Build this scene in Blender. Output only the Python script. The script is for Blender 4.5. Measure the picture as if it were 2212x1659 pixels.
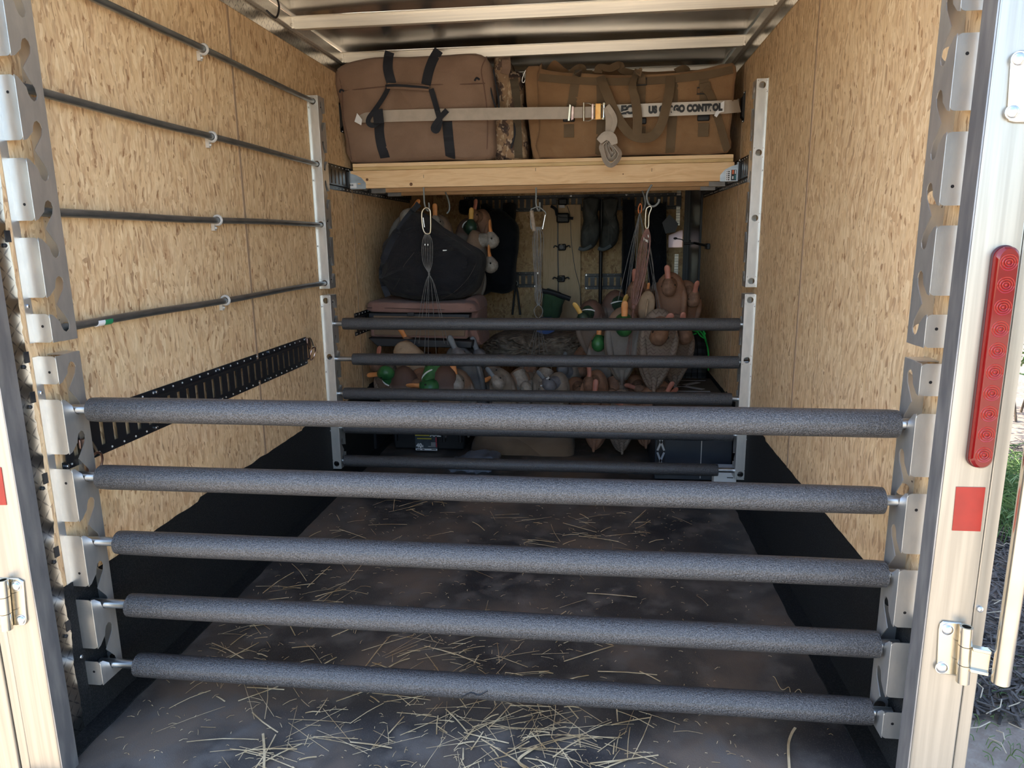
import bpy, bmesh, math, random
from mathutils import Vector, Matrix, Euler, noise
from mathutils.bvhtree import BVHTree
V = Vector
R = math.radians
random.seed(7)
for o in list(bpy.data.objects): bpy.data.objects.remove(o)
S = bpy.context.scene
COL = S.collection

# ------------------------------------------------------------ camera
CX, CZ, YAW, PITCH, ROLL, FPX = 0.3039, 1.2442, 0.1203, -0.2056, -0.0123, 1519.34
cy, sy, cp, sp = math.cos(YAW), math.sin(YAW), math.cos(PITCH), math.sin(PITCH)
FW = V((-sy*cp, cy*cp, sp)); r0 = V((cy, sy, 0)); u0 = r0.cross(FW)
RT = r0*math.cos(ROLL)+u0*math.sin(ROLL); UP = RT.cross(FW)
CAMP = V((CX, 0, CZ))
cam = bpy.data.objects.new('camera', bpy.data.cameras.new('camera')); COL.objects.link(cam)
mw = Matrix((RT, UP, -FW)).transposed().to_4x4(); mw.translation = CAMP
cam.matrix_world = mw
cam.data.sensor_width = 36; cam.data.lens = FPX/2212*36; cam.data.clip_start = 0.02
S.camera = cam

def at(px, py, **k):
    """world point on a plane X=, Y= or Z= that the photograph shows at a pixel"""
    d = FW+RT*((px-1106)/FPX)-UP*((py-829.5)/FPX)
    a, v = list(k.items())[0]; i = 'XYZ'.index(a)
    return CAMP+d*((v-CAMP[i])/d[i])

# ------------------------------------------------------------ light
SUN_DIR = V((-0.62, 0.30, 0.74)).normalized()          # towards the sun
w = bpy.data.worlds.new('sky'); S.world = w; w.use_nodes = True
nt = w.node_tree; nt.nodes.clear()
sky = nt.nodes.new('ShaderNodeTexSky'); sky.sky_type = 'NISHITA'; sky.sun_disc = False
sky.sun_elevation = math.asin(SUN_DIR.z); sky.sun_rotation = math.atan2(SUN_DIR.x, SUN_DIR.y)
sky.air_density = 1.0; sky.dust_density = 1.5; sky.ozone_density = 1.0
bg = nt.nodes.new('ShaderNodeBackground'); bg.inputs['Strength'].default_value = 0.36
out = nt.nodes.new('ShaderNodeOutputWorld')
nt.links.new(sky.outputs[0], bg.inputs[0]); nt.links.new(bg.outputs[0], out.inputs[0])
sd = bpy.data.lights.new('sun', 'SUN'); sd.energy = 6.5; sd.angle = R(0.6); sd.color = (1, 0.93, 0.80)
sun = bpy.data.objects.new('sun', sd); COL.objects.link(sun)
sun.rotation_euler = SUN_DIR.to_track_quat('Z', 'Y').to_euler()
S.view_settings.view_transform = 'Standard'; S.view_settings.look = 'None'
S.view_settings.exposure = 1.32; S.view_settings.gamma = 1; S.view_settings.use_curve_mapping = False

# ------------------------------------------------------------ materials
def mat(name, c, c2=None, sc=10, rough=.6, metal=0, bump=0, bsc=60, stretch=(1, 1, 1), lo=.35, hi=.65, spec=.5, detail=4,
        sheen=0, trans=0, rot=(0, 0, 0)):
    m = bpy.data.materials.new(name); m.use_nodes = True
    n = m.node_tree.nodes; l = m.node_tree.links; b = n['Principled BSDF']
    b.inputs['Roughness'].default_value = rough; b.inputs['Metallic'].default_value = metal
    b.inputs['Specular IOR Level'].default_value = spec
    b.inputs['Base Color'].default_value = (*c, 1)
    if sheen: b.inputs['Sheen Weight'].default_value = sheen
    if trans: b.inputs['Transmission Weight'].default_value = trans
    if c2 or bump:
        tc = n.new('ShaderNodeTexCoord'); mp = n.new('ShaderNodeMapping'); mp.inputs['Scale'].default_value = stretch
        mp.inputs['Rotation'].default_value = rot
        l.new(tc.outputs['Object'], mp.inputs[0])
    if c2:
        t = n.new('ShaderNodeTexNoise'); t.inputs['Scale'].default_value = sc; t.inputs['Detail'].default_value = detail
        r = n.new('ShaderNodeValToRGB'); r.color_ramp.elements[0].position = lo; r.color_ramp.elements[1].position = hi
        r.color_ramp.elements[0].color = (*c, 1); r.color_ramp.elements[1].color = (*c2, 1)
        l.new(mp.outputs[0], t.inputs['Vector']); l.new(t.outputs[0], r.inputs[0]); l.new(r.outputs[0], b.inputs['Base Color'])
    if bump:
        t = n.new('ShaderNodeTexNoise'); t.inputs['Scale'].default_value = bsc; t.inputs['Detail'].default_value = 5
        bp = n.new('ShaderNodeBump'); bp.inputs['Strength'].default_value = bump; bp.inputs['Distance'].default_value = .01
        l.new(mp.outputs[0], t.inputs['Vector']); l.new(t.outputs[0], bp.inputs['Height']); l.new(bp.outputs[0], b.inputs['Normal'])
    return m

class N:
    """small node-graph helper"""
    def __init__(s, name):
        s.m = bpy.data.materials.new(name); s.m.use_nodes = True
        s.n = s.m.node_tree.nodes; s.l = s.m.node_tree.links; s.b = s.n['Principled BSDF']
        s.tc = s.n.new('ShaderNodeTexCoord').outputs['Object']
    def mp(s, src, scale=(1, 1, 1), rot=(0, 0, 0), loc=(0, 0, 0)):
        a = s.n.new('ShaderNodeMapping'); a.inputs['Scale'].default_value = scale; a.inputs['Rotation'].default_value = rot
        a.inputs['Location'].default_value = loc; s.l.new(src, a.inputs[0]); return a.outputs[0]
    def noise(s, v, sc, det=3, dist=0):
        a = s.n.new('ShaderNodeTexNoise'); a.inputs['Scale'].default_value = sc; a.inputs['Detail'].default_value = det
        a.inputs['Distortion'].default_value = dist; s.l.new(v, a.inputs['Vector']); return a.outputs
    def vor(s, v, sc, feat='F1'):
        a = s.n.new('ShaderNodeTexVoronoi'); a.feature = feat; a.inputs['Scale'].default_value = sc; s.l.new(v, a.inputs['Vector']); return a.outputs
    def ramp(s, f, els, const=False):
        a = s.n.new('ShaderNodeValToRGB'); r = a.color_ramp
        if const: r.interpolation = 'CONSTANT'
        while len(r.elements) < len(els): r.elements.new(.5)
        for e, (p, c) in zip(r.elements, els): e.position = p; e.color = (*c, 1)
        s.l.new(f, a.inputs[0]); return a.outputs[0]
    def math(s, op, a, b=None, c=None):
        x = s.n.new('ShaderNodeMath'); x.operation = op
        for i, q in enumerate((a, b, c)):
            if q is None: continue
            if isinstance(q, (int, float)): x.inputs[i].default_value = q
            else: s.l.new(q, x.inputs[i])
        return x.outputs[0]
    def mix(s, f, a, b, t='MIX'):
        x = s.n.new('ShaderNodeMix'); x.data_type = 'RGBA'; x.blend_type = t
        for i, q in ((0, f), (6, a), (7, b)):
            if isinstance(q, (int, float)): x.inputs[i].default_value = q
            elif isinstance(q, tuple): x.inputs[i].default_value = (*q, 1)
            else: s.l.new(q, x.inputs[i])
        return x.outputs[2]
    def xyz(s, v):
        x = s.n.new('ShaderNodeSeparateXYZ'); s.l.new(v, x.inputs[0]); return x.outputs
    def add(s, v, w_, f=.1):
        x = s.n.new('ShaderNodeVectorMath'); x.operation = 'MULTIPLY_ADD'; s.l.new(w_, x.inputs[0])
        x.inputs[1].default_value = (f, f, f); s.l.new(v, x.inputs[2]); return x.outputs[0]
    def color(s, c): s.l.new(c, s.b.inputs['Base Color'])
    def rough(s, r):
        if isinstance(r, (int, float)): s.b.inputs['Roughness'].default_value = r
        else: s.l.new(r, s.b.inputs['Roughness'])
    def bump(s, h, st=.5, d=.01):
        a = s.n.new('ShaderNodeBump'); a.inputs['Strength'].default_value = st; a.inputs['Distance'].default_value = d
        s.l.new(h, a.inputs['Height']); s.l.new(a.outputs[0], s.b.inputs['Normal'])

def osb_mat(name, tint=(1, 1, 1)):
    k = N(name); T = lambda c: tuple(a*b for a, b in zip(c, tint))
    w0 = k.noise(k.tc, 3.0, 2)[1]; w1 = k.noise(k.tc, 14, 2)[1]
    v = k.add(k.add(k.tc, w0, .10), w1, .030)
    pal = [(0, T((.33, .19, .09))), (.13, T((.76, .57, .33))), (.40, T((.66, .47, .25))), (.62, T((.86, .69, .43))), (.87, T((.54, .35, .18)))]
    a = k.ramp(k.xyz(k.vor(k.mp(v, (45, 95, 23), (R(13), 0, 0)), 1)[1])[0], pal)
    b = k.ramp(k.xyz(k.vor(k.mp(v, (40, 115, 28), (R(-24), 0, 0), (3, 1, 7)), 1)[1])[1], pal)
    c = k.ramp(k.xyz(k.vor(k.mp(v, (40, 60, 66), (R(50), 0, 0), (5, 9, 2)), 1)[1])[1], pal)
    f = k.ramp(k.noise(k.mp(v, (1, 26, 9)), 1, 2)[0], [(.47, (0, 0, 0)), (.53, (1, 1, 1))])
    f2 = k.ramp(k.noise(k.mp(v, (1, 30, 16), (0, 0, 0), (7, 3, 1)), 1, 2)[0], [(.60, (0, 0, 0)), (.64, (1, 1, 1))])
    col = k.mix(f2, k.mix(f, a, b), c)
    grain = k.noise(k.mp(v, (60, 330, 45)), 1, 3)[0]
    col = k.mix(.26, col, k.ramp(grain, [(.25, T((.32, .21, .12))), (.7, T((.86, .72, .50)))]), 'MIX')
    fl = k.ramp(k.noise(k.mp(v, (60, 80, 26), (R(20), 0, 0)), 1, 3)[0], [(.632, (0, 0, 0)), (.67, (1, 1, 1))])
    col = k.mix(k.math('MULTIPLY', fl, .75), col, T((.26, .13, .055)))
    st = k.ramp(k.noise(k.mp(k.tc, (1, 3, 1.2)), 1.3, 3)[0], [(.3, (.93, .92, .90)), (.7, (1, 1, 1))])
    k.color(k.mix(1.0, col, st, 'MULTIPLY')); k.rough(.78)
    k.bump(k.math('ADD', grain, f), .18, .003)
    return k.m

def wood_mat(name, c1, c2, axis='x', knots=True):
    k = N(name)
    sc = {'x': (1.2, 18, 18), 'z': (22, 18, 1.0), 'y': (18, 1.2, 18)}[axis]
    wv = k.add(k.mp(k.tc, sc), k.noise(k.mp(k.tc, {'x': (2, 10, 10), 'z': (10, 10, 2), 'y': (10, 2, 10)}[axis]), 1.2, 2)[1], 1.6)
    g = k.noise(wv, 2.2, 4, .6)[0]
    col = k.ramp(g, [(.25, c1), (.5, c2), (.75, c1)])
    fine = k.noise(k.mp(k.tc, tuple(q*7 for q in sc)), 1.5, 3)[0]
    col = k.mix(k.math('MULTIPLY', fine, .35), col, tuple(q*.62 for q in c1))
    k.color(col); k.rough(.62); k.bump(fine, .15, .002)
    return k.m

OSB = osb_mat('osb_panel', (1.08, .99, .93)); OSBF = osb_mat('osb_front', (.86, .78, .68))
PINE = wood_mat('pine', (.76, .46, .22), (.92, .64, .36)); PINEZ = wood_mat('pine_stud', (.60, .42, .23), (.70, .51, .30), 'z')
ALU = mat('aluminium', (.86, .84, .80), (.94, .92, .87), sc=9, rough=.36, metal=1, stretch=(1, 1, 8), bump=.03, bsc=30)
ALUB = mat('brushed_post', (.38, .355, .31), (.48, .45, .395), sc=3, rough=.42, metal=.85, stretch=(30, 30, .8), bump=.02, bsc=8)
ALUD = mat('weathered_aluminium', (.25, .25, .26), (.40, .39, .38), sc=6, rough=.5, metal=.8, stretch=(1, 6, 1.2))
BOW = mat('roof_bow_aluminium', (.80, .77, .70), (.93, .89, .80), sc=5, rough=.38, metal=.75, stretch=(.6, 20, 30))
PLATE = mat('bracket_aluminium', (.70, .70, .68), (.80, .79, .76), sc=14, rough=.42, metal=.9, bump=.03, bsc=90, stretch=(3, 3, 1))
GALV = mat('galvanized', (.50, .53, .56), (.66, .69, .72), sc=40, rough=.32, metal=1, stretch=(.4, 1, 1))
GALVY = mat('galvanized_rod', (.20, .21, .21), (.34, .35, .35), sc=60, rough=.42, metal=.9, stretch=(1, .15, 1))
CLAMP = mat('clamp_steel', (.66, .64, .60), rough=.4, metal=.4)
BLK = mat('black_powder_coat', (.012, .012, .014), rough=.38, spec=.5)
BLKP = mat('black_plastic', (.014, .015, .018), rough=.5)
STEEL = mat('zinc_steel', (.72, .73, .74), rough=.25, metal=1)
ZINC = mat('zinc_pipe', (.56, .53, .45), (.66, .62, .54), sc=8, rough=.25, metal=1)
BRASS = mat('zinc_yellow', (.60, .54, .40), (.70, .64, .52), sc=20, rough=.28, metal=1)
BRONZE = mat('bronze_zinc', (.40, .25, .22), (.62, .45, .38), sc=25, rough=.3, metal=1)
ORANGEM = mat('copper_orange', (.80, .38, .10), (.90, .55, .20), sc=30, rough=.4, metal=.5)
RED = mat('red_reflector', (.36, .016, .010), (.29, .012, .008), sc=25, rough=.3)
CARPET = mat('black_wall_liner', (.007, .0075, .008), (.030, .030, .030), sc=260, lo=.45, hi=.75, rough=.8, bump=.5, bsc=380, spec=.25)
def rubber():
    k = N('rubber_mat')
    a = k.noise(k.mp(k.tc, (1, 1, 1)), 2.2, 5, .4)[0]; b = k.noise(k.tc, 9, 5)[0]
    col = k.ramp(a, [(.36, (.026, .026, .029)), (.5, (.070, .062, .056)), (.62, (.175, .128, .094))])
    col = k.mix(k.ramp(b, [(.5, (0, 0, 0)), (.66, (.8, .8, .8))]), col, (.155, .135, .118))
    col = k.mix(k.ramp(k.noise(k.tc, 260, 2)[0], [(.58, (0, 0, 0)), (.70, (.7, .7, .7))]), col, (.15, .13, .11))
    k.color(col); k.rough(k.ramp(a, [(.3, (.36, .36, .36)), (.7, (.62, .62, .62))])); k.bump(k.noise(k.tc, 320, 3)[0], .35, .002)
    return k.m
RUB = rubber()
def foam():
    k = N('foam_tube')
    a = k.noise(k.tc, 380, 4)[0]; b = k.noise(k.tc, 200, 2)[0]
    k.color(k.ramp(a, [(.40, (.006, .006, .008)), (.62, (.085, .083, .086))])); k.rough(.40)
    k.b.inputs['Specular IOR Level'].default_value = .9; k.b.inputs['Coat Weight'].default_value = .30; k.b.inputs['Coat Roughness'].default_value = .3
    k.bump(k.math('ADD', a, k.math('MULTIPLY', b, .5)), 1.0, .0036)
    return k.m
FOAM = foam()
def diamond():
    k = N('diamond_plate'); k.b.inputs['Metallic'].default_value = 1
    def loz(rot, loc):
        v = k.mp(k.mp(k.tc, (1, 1, 1), rot, loc), (0, 34, 34))
        x = k.xyz(v)
        fx = k.math('ABSOLUTE', k.math('SUBTRACT', k.math('FRACT', x[1]), .5)); fz = k.math('ABSOLUTE', k.math('SUBTRACT', k.math('FRACT', x[2]), .5))
        return k.math('GREATER_THAN', k.math('SUBTRACT', .46, k.math('ADD', k.math('MULTIPLY', fx, 5.5), k.math('MULTIPLY', fz, 1.0))), 0)
    h = k.math('MAXIMUM', loz((R(45), 0, 0), (0, 0, 0)), loz((R(-45), 0, 0), (0, .011, .011)))
    k.color(k.mix(h, (.66, .63, .57), (.34, .33, .32))); k.rough(.22)
    k.bump(k.math('ADD', h, k.math('MULTIPLY', k.noise(k.tc, 4, 2)[0], 2)), .8, .003)
    return k.m
DIA = diamond()
def roofm():
    k = N('roof_sheet'); k.b.inputs['Metallic'].default_value = 1
    k.color(k.ramp(k.noise(k.mp(k.tc, (1, 3, 1)), 2, 3)[0], [(.3, (.44, .43, .41)), (.7, (.60, .58, .55))])); k.rough(.22)
    k.bump(k.noise(k.mp(k.tc, (.8, 1.4, 1)), 2.2, 1)[0], .25, .05)
    return k.m
ROOF = roofm()
def fabric(name, c, c2, rough=.8, weave=420, wr=7, bump=.5):
    k = N(name)
    a = k.noise(k.tc, wr, 4, .6)[0]
    k.color(k.ramp(a, [(.3, c), (.7, c2)])); k.rough(rough); k.b.inputs['Sheen Weight'].default_value = .08; k.b.inputs['Specular IOR Level'].default_value = .3
    k.bump(k.math('ADD', k.noise(k.tc, weave, 2)[0], k.math('MULTIPLY', k.noise(k.mp(k.tc, (1, 1, 1.6)), 7, 2, .8)[0], 7)), bump, .004)
    return k.m
BAGB = fabric('brown_canvas', (.225, .143, .098), (.285, .185, .130))
BAGT = fabric('tan_canvas', (.235, .130, .062), (.30, .175, .088))
WEB = fabric('olive_webbing', (.125, .083, .045), (.150, .10, .055), .7, 600, 12, .3)
WEBK = fabric('black_webbing', (.012, .014, .020), (.018, .020, .028), .6, 600, 12, .3)
WEBG = fabric('grey_webbing', (.42, .36, .30), (.50, .43, .36), .6, 600, 20, .25)
PRINT = mat('printed_webbing', (.60, .55, .49), rough=.5)
BAGK = fabric('black_nylon', (.006, .006, .008), (.011, .0105, .014), .75, 300, 4, .9)
JACK = fabric('black_jacket', (.004, .006, .010), (.007, .009, .014), .8, 300, 4, .5)
PINKB = fabric('brown_case', (.20, .105, .082), (.26, .145, .115))
TANC = fabric('khaki_cushion', (.16, .105, .065), (.20, .135, .085))
GREENB = fabric('green_dry_bag', (.035, .075, .035), (.05, .10, .05))
BLUEM = mat('blue_plastic', (.01, .05, .20), rough=.4)
PLBAG = mat('grey_plastic_film', (.22, .25, .31), (.13, .15, .19), sc=8, rough=.3, bump=.6, bsc=12)
def camo():
    k = N('camouflage')
    v = k.add(k.tc, k.noise(k.tc, 18, 3)[1], .05)
    c = k.ramp(k.noise(k.mp(v, (1, 1, .7)), 17, 3)[0], [(0, (.05, .033, .03)), (.40, (.10, .062, .045)), (.47, (.30, .19, .11)), (.58, (.40, .28, .17)), (.68, (.13, .10, .05))], True)
    k.color(k.mix(k.ramp(k.noise(k.mp(v, (1, 1, .5)), 60, 2)[0], [(.58, (0, 0, 0)), (.62, (.8, .8, .8))]), c, (.52, .40, .28))); k.rough(.85)
    k.bump(k.noise(k.tc, 12, 3)[0], .7, .02)
    return k.m
CAMO = camo()
WHITE = mat('white_label', (.75, .75, .76), rough=.5); INK = mat('black_ink', (.008, .008, .01), rough=.5)
YEL = mat('yellow_ink', (.62, .50, .05), rough=.5); LRED = mat('red_ink', (.45, .03, .05), rough=.5)
TEAL = mat('teal_ink', (.05, .22, .25), rough=.5); GRNL = mat('green_ink', (.02, .22, .09), rough=.5)
CORDK = mat('dark_cord', (.12, .12, .115), (.20, .19, .18), sc=40, rough=.6)
CORDB = mat('brown_cord', (.17, .075, .055), (.24, .115, .085), sc=40, rough=.6)
TYRE = mat('tyre_rubber', (.010, .011, .012), (.016, .017, .018), sc=10, rough=.6)
NEON = mat('neon_rope', (.01, .50, .06), rough=.6)
STRAW = mat('straw', (.40, .25, .11), (.78, .60, .36), sc=14, rough=.7)
LEAD = mat('lead_weight', (.30, .32, .34), rough=.45, metal=.6)
DOORM = mat('grey_door_skin', (.10, .11, .12), (.13, .14, .15), sc=2, rough=.35, metal=.5)

# ------------------------------------------------------------ mesh helpers
def nb(): return bmesh.new()
def box(bm, c, s, M=None):
    h = [(x*s[0]/2, y*s[1]/2, z*s[2]/2) for x in (-1, 1) for y in (-1, 1) for z in (-1, 1)]
    vs = [bm.verts.new((M @ V(p) if M else V(p))+V(c)) for p in h]
    for f in ((0, 1, 3, 2), (4, 6, 7, 5), (0, 4, 5, 1), (2, 3, 7, 6), (0, 2, 6, 4), (1, 5, 7, 3)): bm.faces.new([vs[i] for i in f])
    return bm
def rings(bm, rs, closed=False, caps=True):
    R_ = [[bm.verts.new(p) for p in r] for r in rs]; n = len(R_[0])
    for a in range(len(R_) if closed else len(R_)-1):
        A, B = R_[a], R_[(a+1) % len(R_)]
        for i in range(n): bm.faces.new((A[i], A[(i+1) % n], B[(i+1) % n], B[i]))
    if caps and not closed:
        bm.faces.new(R_[0][::-1]); bm.faces.new(R_[-1])
    return bm
def frames(pts, closed=False, up=None):
    n = len(pts); T = []
    for i in range(n):
        a = pts[i-1] if (i or closed) else pts[i]; b = pts[(i+1) % n] if (i < n-1 or closed) else pts[i]
        t = (b-a); T.append(t.normalized() if t.length > 1e-9 else V((0, 0, 1)))
    nn = up or (V((0, 0, 1)) if abs(T[0].z) < .9 else V((1, 0, 0)))
    out_ = []
    for t in T:
        if up: nn = up
        nn = (nn-t*nn.dot(t))
        nn = nn.normalized() if nn.length > 1e-6 else t.orthogonal().normalized()
        out_.append((t, nn, t.cross(nn)))
    return out_
def tube(bm, pts, r, n=8, closed=False, caps=True):
    pts = [V(p) for p in pts]; fr = frames(pts, closed)
    rr = r if isinstance(r, (list, tuple)) else [r]*len(pts)
    return rings(bm, [[p+(a*math.cos(2*math.pi*i/n)+b*math.sin(2*math.pi*i/n))*q for i in range(n)] for p, (t, a, b), q in zip(pts, fr, rr)], closed, caps)
def cyl(bm, a, b, r, r2=None, n=20): return tube(bm, [a, b], [r, r if r2 is None else r2], n)
def sweep(bm, pts, w_, t_, up, closed=False, caps=True):
    """flat strap: width along up x tangent, thickness along up"""
    pts = [V(p) for p in pts]
    ups = up if isinstance(up, list) else [V(up)]*len(pts)
    ww = w_ if isinstance(w_, list) else [w_]*len(pts)
    rs = []
    for i, p in enumerate(pts):
        a = pts[i-1] if (i or closed) else pts[i]; b = pts[(i+1) % len(pts)] if (i < len(pts)-1 or closed) else pts[i]
        t = (b-a).normalized(); nn = (V(ups[i])-t*V(ups[i]).dot(t)).normalized(); s = t.cross(nn)
        rs.append([p+s*(x*ww[i]/2)+nn*(y*t_/2) for x, y in ((-1, -1), (1, -1), (1, 1), (-1, 1))])
    return rings(bm, rs, closed, caps)
def cat(P, n=6, closed=False):
    P = [V(p) for p in P]; o = []
    m = len(P)
    for i in range(m if closed else m-1):
        a = P[(i-1) % m] if (closed or i) else P[0]; b = P[i]; c = P[(i+1) % m]; d = P[(i+2) % m] if (closed or i+2 < m) else P[-1]
        for k in range(n):
            t = k/n
            o.append(.5*((2*b)+(-a+c)*t+(2*a-5*b+4*c-d)*t*t+(-a+3*b-3*c+d)*t**3))
    if not closed: o.append(P[-1])
    return o
def prism(bm, poly, o, u, v, d):
    """polygon (2D) in plane o,u,v extruded by vector d"""
    o, u, v, d = V(o), V(u), V(v), V(d)
    a = [bm.verts.new(o+u*p[0]+v*p[1]) for p in poly]; b = [bm.verts.new(q.co+d) for q in a]; n = len(a)
    bm.faces.new(a); bm.faces.new(b[::-1])
    for i in range(n): bm.faces.new((a[i], b[i], b[(i+1) % n], a[(i+1) % n]))
    return bm
def ell(bm, c, r, M=None, n=16, m=10):
    c = V(c); M = M or Matrix.Identity(3)
    top = bm.verts.new(c+M @ V((0, 0, r[2]))); bot = bm.verts.new(c+M @ V((0, 0, -r[2]))); rr = []
    for j in range(1, m):
        a = math.pi*j/m
        rr.append([bm.verts.new(c+M @ V((r[0]*math.sin(a)*math.cos(2*math.pi*i/n), r[1]*math.sin(a)*math.sin(2*math.pi*i/n), r[2]*math.cos(a)))) for i in range(n)])
    for i in range(n):
        bm.faces.new((top, rr[0][i], rr[0][(i+1) % n])); bm.faces.new((bot, rr[-1][(i+1) % n], rr[-1][i]))
        for j in range(m-2): bm.faces.new((rr[j][i], rr[j+1][i], rr[j+1][(i+1) % n], rr[j][(i+1) % n]))
    return bm
def gridsheet(bm, us, vs, P, hole=lambda i, j: False):
    vv = {}
    def g(i, j):
        if (i, j) not in vv: vv[i, j] = bm.verts.new(P(us[i], vs[j]))
        return vv[i, j]
    for i in range(len(us)-1):
        for j in range(len(vs)-1):
            if not hole(i, j): bm.faces.new((g(i, j), g(i+1, j), g(i+1, j+1), g(i, j+1)))
    return bm
def invmat(o):
    M = Matrix.Identity(4)
    while o is not None: M = o.matrix_basis @ M; o = o.parent
    return M.inverted()
def obj(name, bm, m, parent=None, world=True, smooth=True, bevel=0, sub=0, solid=0, ang=38, label=None):
    if parent is not None and world: bm.transform(invmat(parent))
    bmesh.ops.recalc_face_normals(bm, faces=bm.faces)
    me = bpy.data.meshes.new(name)
    for f in bm.faces: f.smooth = smooth
    if smooth:
        for e in bm.edges:
            if len(e.link_faces) == 2 and e.calc_face_angle(0) > R(ang): e.smooth = False
    bm.to_mesh(me); bm.free()
    o = bpy.data.objects.new(name, me); COL.objects.link(o)
    if m: me.materials.append(m)
    if parent is not None: o.parent = parent
    if solid: q = o.modifiers.new('solid', 'SOLIDIFY'); q.thickness = solid; q.offset = 0
    if bevel: q = o.modifiers.new('bevel', 'BEVEL'); q.width = bevel; q.segments = 2; q.limit_method = 'ANGLE'
    if sub: q = o.modifiers.new('sub', 'SUBSURF'); q.levels = sub; q.render_levels = sub
    if label: o['label'] = label
    return o
def tag(o, label, cat_, group=None, kind=None):
    o['label'] = label; o['category'] = cat_
    if group: o['group'] = group
    if kind: o['kind'] = kind
    return o
def thing(name, label, cat_, loc=(0, 0, 0), group=None, rot=None):
    o = bpy.data.objects.new(name, None); COL.objects.link(o); o.location = loc
    if rot is not None: o.rotation_euler = rot
    o.empty_display_size = .05
    return tag(o, label, cat_, group)
def struct(name, bm, m, **k):
    o = obj(name, bm, m, **k); o['kind'] = 'structure'; return o
def copy_tree(o, parent=None):
    c = o.copy(); COL.objects.link(c); c.parent = parent
    for ch in [q for q in bpy.data.objects if q.parent == o]: copy_tree(ch, c)
    return c
def text_bm(s, size, origin, ux, uy, bold=0.0, depth=.0006, spacing=1.0):
    c = bpy.data.curves.new('t', 'FONT'); c.body = s; c.size = size; c.offset = bold; c.extrude = depth/2; c.space_character = spacing
    t = bpy.data.objects.new('t', c); COL.objects.link(t)
    bpy.context.view_layer.update()
    me = t.evaluated_get(bpy.context.evaluated_depsgraph_get()).to_mesh()
    bm = nb(); bm.from_mesh(me)
    t.to_mesh_clear(); bpy.data.objects.remove(t); bpy.data.curves.remove(c)
    ux, uy = V(ux).normalized(), V(uy).normalized(); M = Matrix((ux, uy, ux.cross(uy))).transposed().to_4x4(); M.translation = V(origin)
    bm.transform(M); return bm

# ------------------------------------------------------------ trailer shell
WX = 1.013; YR = 1.353; YF = 5.75; ZC = 2.17
bm = nb(); box(bm, (0, (1.30+YF)/2, -.055), (2.09, YF-1.30+.06, .11)); struct('floor', bm, RUB, smooth=False)
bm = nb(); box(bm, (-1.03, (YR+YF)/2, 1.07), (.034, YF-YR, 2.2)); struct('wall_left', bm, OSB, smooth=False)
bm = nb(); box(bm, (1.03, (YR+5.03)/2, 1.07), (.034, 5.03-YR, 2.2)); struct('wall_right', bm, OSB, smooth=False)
# front wall with an added opening, so daylight brightens the white clipped-corner pane
hx0, hx1, hz0, hz1, hzm = .862, .972, 1.150, 1.285, 1.245
bm = nb()
for c, s in (((-.08, YF+.017, 1.07), (1.884, .034, 2.2)), ((.992+.018, YF+.017, 1.07), (.076, .034, 2.2)),
             (((hx0+hx1)/2, YF+.017, (hz0-.03)/2), (hx1-hx0, .034, hz0+.03)), (((hx0+hx1)/2, YF+.017, (hz1+2.17)/2), (hx1-hx0, .034, 2.17-hz1))):
    box(bm, c, s)
prism(bm, [(hx0, hzm), (hx0, hz1), (hx1-.012, hz1)], (0, YF, 0), (1, 0, 0), (0, 0, 1), (0, .034, 0))
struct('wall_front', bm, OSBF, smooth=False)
pane = bpy.data.materials.new('added_pane_white'); pane.use_nodes = True; n_ = pane.node_tree.nodes; l_ = pane.node_tree.links
tr = n_.new('ShaderNodeBsdfTranslucent'); tr.inputs[0].default_value = (.36, .33, .325, 1); df = n_.new('ShaderNodeBsdfDiffuse'); df.inputs[0].default_value = (.5, .48, .47, 1)
mx = n_.new('ShaderNodeMixShader'); mx.inputs[0].default_value = .25; l_.new(tr.outputs[0], mx.inputs[1]); l_.new(df.outputs[0], mx.inputs[2])
l_.new(mx.outputs[0], n_['Material Output'].inputs[0])
bm = nb(); prism(bm, [(hx0, hz0), (hx1, hz0), (hx1, hz1), (hx1-.012, hz1), (hx0, hzm)], (0, YF+.012, 0), (1, 0, 0), (0, 0, 1), (0, .004, 0))
struct('added_pane_1', bm, pane, smooth=False)  # invented translucent pane, lit from outside to show as a white shape
# roof: slightly rippled sheet, with thickness
bm = nb()
us = [-1.045+2.09*i/40 for i in range(41)]; vs = [1.30+(YF+.05-1.30)*j/70 for j in range(71)]
gridsheet(bm, us, vs, lambda u, v: V((u, v, ZC+.012+.012*math.cos(u*1.5)+.004*noise.noise(V((u*1.7, v*2.2, 0)))+.004*math.sin((v-3.1)*math.pi*2/.6)*(1-abs(u)/1.05))))
struct('ceiling', bm, ROOF, solid=.006)
# OSB seams
tn = 0
SEAM = mat('panel_seam', (.36, .24, .15), rough=.8)
for sx in (-1, 1):
    for Y in (2.582, 3.80, 5.0):
        if sx > 0 and Y > 4.9: continue
        tn += 1; bm = nb(); box(bm, (sx*(WX-.0010), Y, 1.23), (.003, .013 if Y < 3 else .008, 1.66)); struct('trim_%d' % tn, bm, SEAM, smooth=False)
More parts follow.
